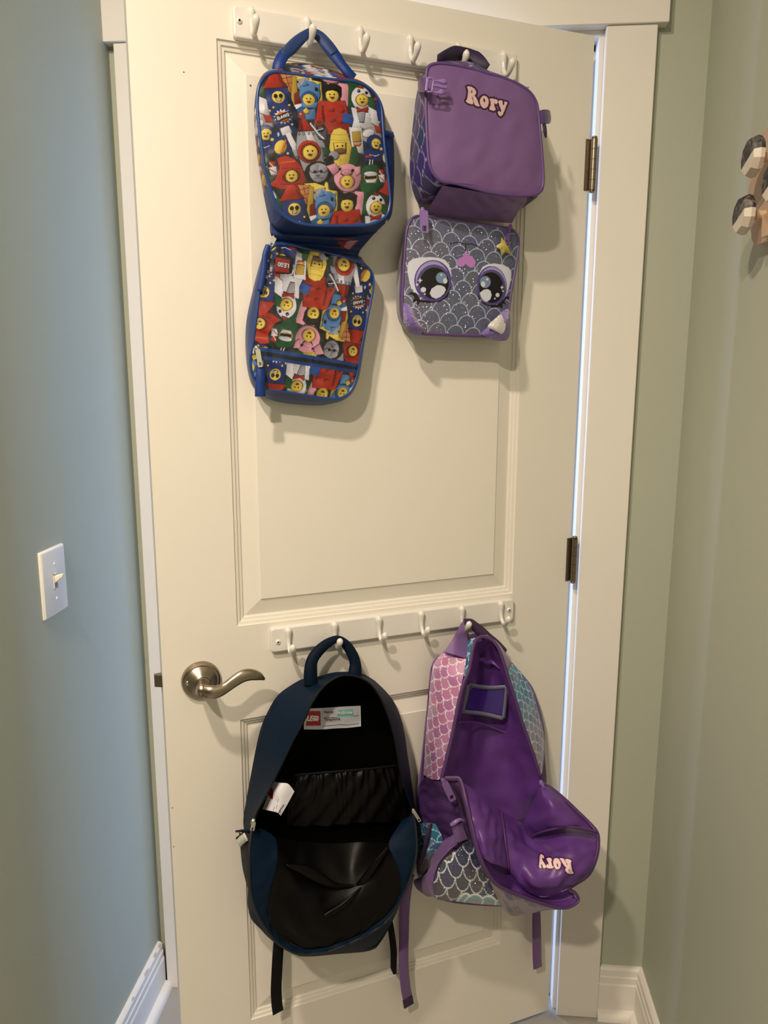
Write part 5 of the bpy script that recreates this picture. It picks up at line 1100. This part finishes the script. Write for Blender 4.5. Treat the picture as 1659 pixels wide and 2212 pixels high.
mesh('compression_band', *patch([[(-0.3276,-0.104,0.585),(-0.3208,-0.116,0.5989),(-0.3137,-0.13,0.6115),(-0.2925,-0.134,0.5997)],[(-0.3421,-0.09,0.5457),(-0.3383,-0.112,0.5633),(-0.3311,-0.126,0.5791),(-0.3171,-0.132,0.5903)],[(-0.353,-0.072,0.499),(-0.3551,-0.1,0.5249),(-0.3533,-0.12,0.5494),(-0.338,-0.13,0.5721)],[(-0.3612,-0.05,0.4754),(-0.3661,-0.09,0.5035),(-0.3649,-0.115,0.526),(-0.3501,-0.128,0.5533)],[(-0.355,-0.05,0.4548),(-0.3616,-0.09,0.4845),(-0.3603,-0.112,0.5024),(-0.3568,-0.126,0.517)],[(-0.3369,-0.06,0.4401),(-0.3438,-0.09,0.4632),(-0.3481,-0.11,0.4786),(-0.3479,-0.124,0.4818)]], 8, 8, wr=.002, seed=17)[:2], PPACK, T)
v, f, uv = patch([[(-0.3115,-0.126,0.5771),(-0.2974,-0.13,0.5904),(-0.2825,-0.132,0.592),(-0.2685,-0.134,0.5743)],[(-0.3379,-0.126,0.5594),(-0.3185,-0.136,0.561),(-0.2898,-0.142,0.5575),(-0.2561,-0.146,0.5297)],[(-0.3542,-0.124,0.5207),(-0.3245,-0.138,0.5223),(-0.2851,-0.146,0.5171),(-0.2363,-0.15,0.4921)],[(-0.354,-0.122,0.496),(-0.32,-0.136,0.4921),(-0.2772,-0.144,0.483),(-0.2264,-0.15,0.4657)],[(-0.3455,-0.118,0.4768),(-0.3097,-0.128,0.4704),(-0.2652,-0.134,0.4568),(-0.2168,-0.14,0.4438)]], 30, 24)
MG = [[3433.89,124.03,1500.41],[-954.22,-3453.2,2377.96]]
P_ = aff(MG, v[:, [0, 2]])
c = scales(P_, 47, 88, NIGHT, np.array(B(206, 200, 192)), .10, rot=.06, org=(385, 760))
a_ = Art(P_, c)
for cx, cy, rx in ((790, 1060, 48), (545, 1040, 42), (700, 1045, 62), (610, 1040, 62)):
    a_.e(B(214, 208, 200), cx, cy, rx + 6, 92); a_.e(B(112, 150, 140), cx, cy + 4, rx - 8, 80); a_.e(B(170, 130, 130), cx + 16, cy + 40, rx - 20, 60)
mesh('glitter_front', v, f, mat('night_glitter', rough=.3, attr=True, sparkle=.2), T, cols=a_.c, label='dark glitter front with scale print')
# flap: two side walls and the front, seen from inside
f1 = [[(-0.3102,-0.134,0.7214),(-0.2801,-0.128,0.6948),(-0.2468,-0.122,0.6653),(-0.2105,-0.114,0.6278)],[(-0.3132,-0.17,0.6743),(-0.2938,-0.176,0.6685),(-0.2656,-0.172,0.6491),(-0.2252,-0.15,0.619)],[(-0.309,-0.19,0.6391),(-0.296,-0.202,0.6375),(-0.2686,-0.194,0.6202),(-0.2325,-0.172,0.5946)],[(-0.3008,-0.198,0.6089),(-0.2895,-0.212,0.6047),(-0.2646,-0.204,0.5848),(-0.2291,-0.18,0.5506)]]
mesh('flap_side', *patch(f1, 10, 10, wr=.0034, seed=31, freq=95)[:2], LIN, T)
f2 = [[(-0.2111,-0.114,0.6285),(-0.1749,-0.104,0.5964),(-0.1483,-0.098,0.5737),(-0.1305,-0.104,0.5528),(-0.0752,-0.126,0.5751),(-0.0279,-0.16,0.576)],[(-0.2251,-0.15,0.6167),(-0.195,-0.148,0.5881),(-0.1665,-0.148,0.5631),(-0.1435,-0.158,0.5613),(-0.0983,-0.182,0.5785),(-0.0486,-0.2,0.5731)],[(-0.2325,-0.172,0.5952),(-0.2064,-0.18,0.5739),(-0.1812,-0.188,0.5635),(-0.1573,-0.202,0.5642),(-0.111,-0.214,0.5688),(-0.0604,-0.212,0.5569)],[(-0.2291,-0.18,0.5506),(-0.2132,-0.198,0.5414),(-0.1908,-0.214,0.5407),(-0.1633,-0.226,0.5444),(-0.1211,-0.23,0.5472),(-0.0758,-0.22,0.5371)],[(-0.2141,-0.176,0.5296),(-0.2028,-0.188,0.5094),(-0.1799,-0.2,0.4982),(-0.1593,-0.21,0.4981),(-0.1298,-0.216,0.5069),(-0.0843,-0.212,0.5171)]]
v, f, uv = patch(f2, 40, 50, wr=.0036, seed=37, freq=80)
MR = [[3262.79,-2112.53,136.35,1157.63],[-858.15,-2151.55,-3497.56,2133.88]]
AR = [[-0.9032,-0.2897,1674.1838],[0.2131,-0.9808,1158.14]]
P_ = aff(MR, v)
a_ = Art(P_, np.array((.115, .038, .235)))


def _rf(x, y):
    X = AR[0][0] * x + AR[0][1] * y + AR[0][2]; Y = AR[1][0] * x + AR[1][1] * y + AR[1][2]
    return ((1150 + X * .06631 - 840) / .30139, (1820 + Y * .06631 - 1640) / .30139)


rory_art(a_, _rf, B(232, 182, 158), B(60, 12, 52))
mesh('flap_front', v, f, mat('violet_lining_printed', rough=.42, attr=True, bump=.12, scale=60, dist=.004), T, cols=a_.c)
f3 = [[(-0.1296,-0.122,0.6712),(-0.1249,-0.124,0.6695),(-0.1168,-0.124,0.6654),(-0.1076,-0.12,0.6601)],[(-0.136,-0.112,0.6353),(-0.1369,-0.146,0.6531),(-0.1214,-0.16,0.6533),(-0.0843,-0.14,0.6367)],[(-0.1421,-0.104,0.6023),(-0.1413,-0.15,0.626),(-0.119,-0.176,0.6361),(-0.0659,-0.16,0.6161)],[(-0.148,-0.098,0.5743),(-0.1406,-0.146,0.6002),(-0.1085,-0.18,0.6188),(-0.051,-0.176,0.5994)],[(-0.1374,-0.112,0.5519),(-0.1273,-0.146,0.5829),(-0.1001,-0.178,0.6046),(-0.0456,-0.192,0.5897)]]
mesh('flap_side', *patch(f3, 10, 10, wr=.0036, seed=41, freq=90)[:2], LIN, T)
mesh('flap_seam', *tube([(-0.1401,-0.116,0.555),(-0.1377,-0.136,0.5757),(-0.1316,-0.152,0.5893),(-0.118,-0.168,0.6011),(-0.1031,-0.182,0.6089),(-0.0773,-0.19,0.6036),(-0.0561,-0.196,0.5972),(-0.0488,-0.197,0.5918)], .0034, 8, flat=.7), LINE, T)
mesh('flap_seam', *tube([(-0.2126,-0.118,0.6306),(-0.2269,-0.154,0.6196),(-0.2343,-0.176,0.5976),(-0.231,-0.184,0.5538)], .0028, 8, flat=.6), LINE, T)
f4 = [[(-0.2931,-0.186,0.5997),(-0.2663,-0.18,0.5736),(-0.2211,-0.162,0.5414),(-0.1975,-0.172,0.5114),(-0.1786,-0.198,0.4964),(-0.1579,-0.208,0.496),(-0.1182,-0.212,0.503)],[(-0.2942,-0.196,0.5927),(-0.2625,-0.18,0.5458),(-0.2215,-0.17,0.5049),(-0.1897,-0.178,0.4871),(-0.1617,-0.192,0.4775),(-0.1315,-0.202,0.4762),(-0.1052,-0.208,0.4864)],[(-0.2927,-0.204,0.5811),(-0.2718,-0.206,0.552),(-0.2391,-0.208,0.5268),(-0.2027,-0.212,0.5056),(-0.164,-0.218,0.4858),(-0.1329,-0.222,0.4758),(-0.1041,-0.22,0.4814)]]
mesh('flap_gutter', *patch(f4, 8, 8, wr=.001, seed=43)[:2], LIN, T)
rimf = [(-0.3356,-0.124,0.7247),(-0.3232,-0.13,0.7253),(-0.3123,-0.138,0.724),(-0.3148,-0.164,0.7012),(-0.3134,-0.18,0.6721),(-0.3106,-0.194,0.642),(-0.3041,-0.202,0.6115),(-0.2909,-0.206,0.5798),(-0.2729,-0.208,0.5531),(-0.2404,-0.211,0.5284),(-0.2047,-0.215,0.5077),(-0.1654,-0.22,0.4868),(-0.1343,-0.224,0.4765),(-0.1123,-0.224,0.4778),(-0.1033,-0.222,0.4849),(-0.1082,-0.218,0.4963),(-0.1191,-0.214,0.5052),(-0.0849,-0.214,0.5181),(-0.0717,-0.216,0.534),(-0.0591,-0.212,0.5572),(-0.0491,-0.202,0.5774),(-0.0479,-0.194,0.592),(-0.0526,-0.178,0.6016),(-0.0675,-0.162,0.6185),(-0.0858,-0.142,0.6387),(-0.107,-0.124,0.6578),(-0.129,-0.122,0.6716)]
mesh('flap_binding', *tube(rimf, .0052, 10, 6, flat=.55), LINE, T)
mesh('flap_mouth', *patch([[(-0.3388,-0.122,0.7201),(-0.3261,-0.122,0.7188),(-0.3099,-0.132,0.7181)],[(-0.3259,-0.128,0.6999),(-0.3145,-0.128,0.6947),(-0.3148,-0.156,0.6967)],[(-0.3122,-0.13,0.6759),(-0.3052,-0.136,0.6693),(-0.3136,-0.168,0.6787)],[(-0.297,-0.134,0.6439),(-0.2991,-0.15,0.6455),(-0.3095,-0.18,0.6522)]], 6, 8)[:2], PDARK, T)
v, f, uv = patch([[(-0.2886,-0.202,0.5745),(-0.2383,-0.207,0.5225),(-0.199,-0.211,0.501),(-0.1547,-0.218,0.4791),(-0.1221,-0.22,0.4713)],[(-0.2593,-0.176,0.5179),(-0.2278,-0.182,0.4817),(-0.186,-0.188,0.4669),(-0.1478,-0.2,0.4603),(-0.1207,-0.21,0.4613)],[(-0.2252,-0.146,0.455),(-0.2056,-0.152,0.4289),(-0.1744,-0.16,0.4276),(-0.146,-0.18,0.4422),(-0.1198,-0.196,0.4491)]], 20, 12, wr=.001, seed=45)
mesh('flap_outside', v, f, SATIN, T, cols=scales(uv, .0125, .0165, GREYS, np.array(B(160, 142, 126)), .08, rot=.2), label='greyish scale-printed outer face of the flap')
# clip, zip pulls, loose straps
CLP = (940, 1740, .08439)
clp = mesh('clip', *patch([[(-0.3282,-0.142,0.6379),(-0.3232,-0.146,0.6442),(-0.317,-0.146,0.6459),(-0.3096,-0.144,0.6445)],[(-0.3248,-0.142,0.6266),(-0.3208,-0.148,0.6324),(-0.3145,-0.148,0.6309),(-0.306,-0.144,0.628)],[(-0.3222,-0.142,0.6165),(-0.3182,-0.148,0.62),(-0.3103,-0.148,0.6205),(-0.3017,-0.144,0.6175)],[(-0.3183,-0.138,0.6012),(-0.3153,-0.146,0.6079),(-0.3066,-0.146,0.6089),(-0.2968,-0.142,0.606)]], 6, 6)[:2], PPACK, T)
solid(clp, .004)
mesh('clip_bar', *tube([(-0.3323,-0.146,0.6448),(-0.328,-0.149,0.6495),(-0.3223,-0.15,0.653),(-0.316,-0.15,0.6543),(-0.3078,-0.148,0.6492)], [.0034, .0042, .0040, .0030, .0026], 10), PURPL, (clp, T))
zip_pull(T, (-0.3429,-0.132,0.7272), (-0.3275,-0.14,0.6904), .0125, .003, PPACK)
zip_pull(T, (-0.1325,-0.128,0.6771), (-0.1302,-0.13,0.666), .005, .002, PURPL)
mesh('shoulder_strap', *ribbon([(-0.3512,-0.007,0.4552),(-0.3585,-0.007,0.4164),(-0.3626,-0.008,0.3739),(-0.3669,-0.016,0.3334),(-0.3752,-0.034,0.3022),(-0.374,-0.034,0.2634),(-0.3686,-0.032,0.2179),(-0.361,-0.028,0.184)], [.020, .021, .021, .021, .0205, .0205, .0205, .0205], .0022, nrm=(.05, -1, .1)), PPACK, T)
mesh('strap_end', *ribbon([(-0.3647,-0.032,0.1954),(-0.3607,-0.029,0.1749)], .0215, .0032, nrm=(.05, -1, .1)), PDARK, T)
mesh('shoulder_strap', *ribbon([(-0.0566,-0.02,0.3218),(-0.0593,-0.024,0.3017),(-0.0613,-0.03,0.2693),(-0.0599,-0.032,0.2258),(-0.0569,-0.031,0.1895),(-0.0524,-0.028,0.1629)], [.018, .018, .0195, .020, .020, .020], .0022, nrm=(-.1, -1, .1)), PPACK, T)

# ================================================================== LIGHT SWITCH
T = Thing('light_switch', 'white toggle light switch on the left wall', 'light switch', (WL, -.342, 1.0945), WORLDM)
yc, zc = [-0.3594,1.0991]
V = []; F = []
for x, q in ((0, 0), (.003, 0), (.0052, .0018), (.0062, .0050)):
    V += [(WL + x, yc - .0385 + q, zc - .0575 + q), (WL + x, yc + .0385 - q, zc - .0575 + q), (WL + x, yc + .0385 - q, zc + .0575 - q), (WL + x, yc - .0385 + q, zc + .0575 - q)]
for i in range(3):
    for j in range(4): F.append((i * 4 + j, i * 4 + (j + 1) % 4, i * 4 + 4 + (j + 1) % 4, i * 4 + 4 + j))
F.append((12, 13, 14, 15))
bevel(mesh('cover_plate', V, F, SWITCHW, T, angle=30, smooth=True), .0012)
mesh('toggle_slot', *box(WL + .0058, WL + .0066, yc - .0044, yc + .0044, zc - .0122, zc + .0122), mat('slot_shadow_plastic', (.25, .24, .22), .6), T, smooth=False)
for (a, b, c_, d_) in ((-.0066, -.0052, -.0136, .0136), (.0052, .0066, -.0136, .0136), (-.0066, .0066, .0122, .0136), (-.0066, .0066, -.0136, -.0122)):
    mesh('slot_edge', *box(WL + .0058, WL + .0072, yc + a, yc + b, zc + c_, zc + d_), SWITCHW, T, smooth=False)
V = [(WL + .006, yc + a * .0046, zc + b) for a, b in ((-1, -.003), (1, -.003), (1, .0105), (-1, .0105))] + [(WL + .0205, yc + a * .0034, zc + b) for a, b in ((-1, .0085), (1, .0085), (1, .0140), (-1, .0140))]
bevel(mesh('toggle', V, [(3, 2, 1, 0), (4, 5, 6, 7), (0, 1, 5, 4), (1, 2, 6, 5), (2, 3, 7, 6), (3, 0, 4, 7)], mat('toggle_ivory', (.82, .79, .70), .25), T), .0012)
for s in (-.0302, .0302):
    V, F = lathe([(.0030, 0), (.0030, .0008), (.0018, .0014)], 14)
    V = np.c_[-V[:, 1], V[:, 0], V[:, 2]] + (WL + .0060, yc, zc + s)
    mesh('screw', V, F, SWITCHW, T)

# ================================================================== WOODEN PEG RACK on the right wall
WOOD = mat('pale_beech', (.60, .42, .27), .5, bump=.1, scale=60, vary=.12)
WOOD2 = mat('pinkish_ply', (.54, .39, .29), .55, bump=.1, scale=60, vary=.12)
PEGW = mat('whitewashed_wood', (.66, .60, .52), .5, bump=.12, scale=80, vary=.08)
MARB = bpy.data.materials.new('dark_marbled_resin'); MARB.use_nodes = True
nt = MARB.node_tree; b_ = nt.nodes['Principled BSDF']; tc = nt.nodes.new('ShaderNodeTexCoord'); nz = nt.nodes.new('ShaderNodeTexNoise'); nz.inputs['Scale'].default_value = 60; nz.inputs['Detail'].default_value = 8; nz.inputs['Distortion'].default_value = 1.5
rp = nt.nodes.new('ShaderNodeValToRGB'); rp.color_ramp.elements[0].position = .46; rp.color_ramp.elements[0].color = (.022, .020, .022, 1); rp.color_ramp.elements[1].position = .72; rp.color_ramp.elements[1].color = (.26, .24, .21, 1)
nt.links.new(tc.outputs['Object'], nz.inputs['Vector']); nt.links.new(nz.outputs['Fac'], rp.inputs['Fac']); nt.links.new(rp.outputs['Color'], b_.inputs['Base Color']); b_.inputs['Roughness'].default_value = .55
T = Thing('peg_rack', 'wooden peg rack with faceted half-dark pegs on the right wall', 'peg rack', (WR, -.45, 1.64), WORLDM)


def slab(poly, x0, x1):
    n = len(poly); V = [(x0, y, z) for y, z in poly] + [(x1, y, z) for y, z in poly]
    return V, [tuple(range(n)), tuple(range(2 * n - 1, n - 1, -1))] + [(i, n + i, n + (i + 1) % n, (i + 1) % n) for i in range(n)]


bd = mesh('board', *slab([(-.296, 1.725), (-.300, 1.700), (-.318, 1.662), (-.326, 1.643), (-.338, 1.634), (-.352, 1.631), (-.62, 1.631), (-.62, 1.792), (-.352, 1.7915), (-.318, 1.788), (-.300, 1.752)], WR, WR - .014), WOOD2, T, smooth=False)
bevel(bd, .0015)
bevel(mesh('ledge', *slab([(-.408, 1.632), (-.61, 1.632), (-.61, 1.663), (-.404, 1.663)], WR - .0138, WR - .030), WOOD, T, smooth=False), .001)
for py, pz in ((-.388, 1.7415), (-.371, 1.6685), (-.474, 1.690)):
    hx_ = [(-.028, .001), (-.022, .017), (-.006, .0265), (.012, .0265), (.026, .014), (.027, -.006), (.018, -.019), (-.004, -.0265), (-.024, -.013)]
    split = -.004
    for nm, top_, m_ in (('peg_head', False, PEGW), ('peg_cap', True, MARB)):
        # clip the outline at the line between the pale and the marbled half
        q = [(-a, b) for a, b in hx_]; out = []
        ln_ = lambda p: (p[1] - split + p[0] * .40) * (1 if top_ else -1)
        for a, b in zip(q, q[1:] + q[:1]):
            if ln_(a) >= 0: out.append(a)
            if (ln_(a) >= 0) != (ln_(b) >= 0):
                t_ = ln_(a) / (ln_(a) - ln_(b)); out.append((a[0] + t_ * (b[0] - a[0]), a[1] + t_ * (b[1] - a[1])))
        n_ = len(out); cy_ = sum(p[0] for p in out) / n_; cz_ = sum(p[1] for p in out) / n_
        V = []
        for x_, k_ in ((WR - .036, .94), (WR - .042, 1.0), (WR - .0505, .86)): V += [(x_, py + cy_ * (1 - k_) * 0 + p[0] * k_, pz + p[1] * k_) for p in out]
        F = [tuple(range(n_)), tuple(range(3 * n_ - 1, 2 * n_ - 1, -1))] + [(r_ * n_ + i, (r_ + 1) * n_ + i, (r_ + 1) * n_ + (i + 1) % n_, r_ * n_ + (i + 1) % n_) for r_ in (0, 1) for i in range(n_)]
        o_ = mesh(nm, V, F, m_, T if not top_ else (pg, T), smooth=False)
        if not top_: pg = o_
    mesh('dowel', *tube([(WR - .013, py, pz), (WR - .040, py, pz)], .0068, 16, sub=1, up=(0, 0, 1)), WOOD, (pg, T), angle=40)

S.render.film_transparent = False
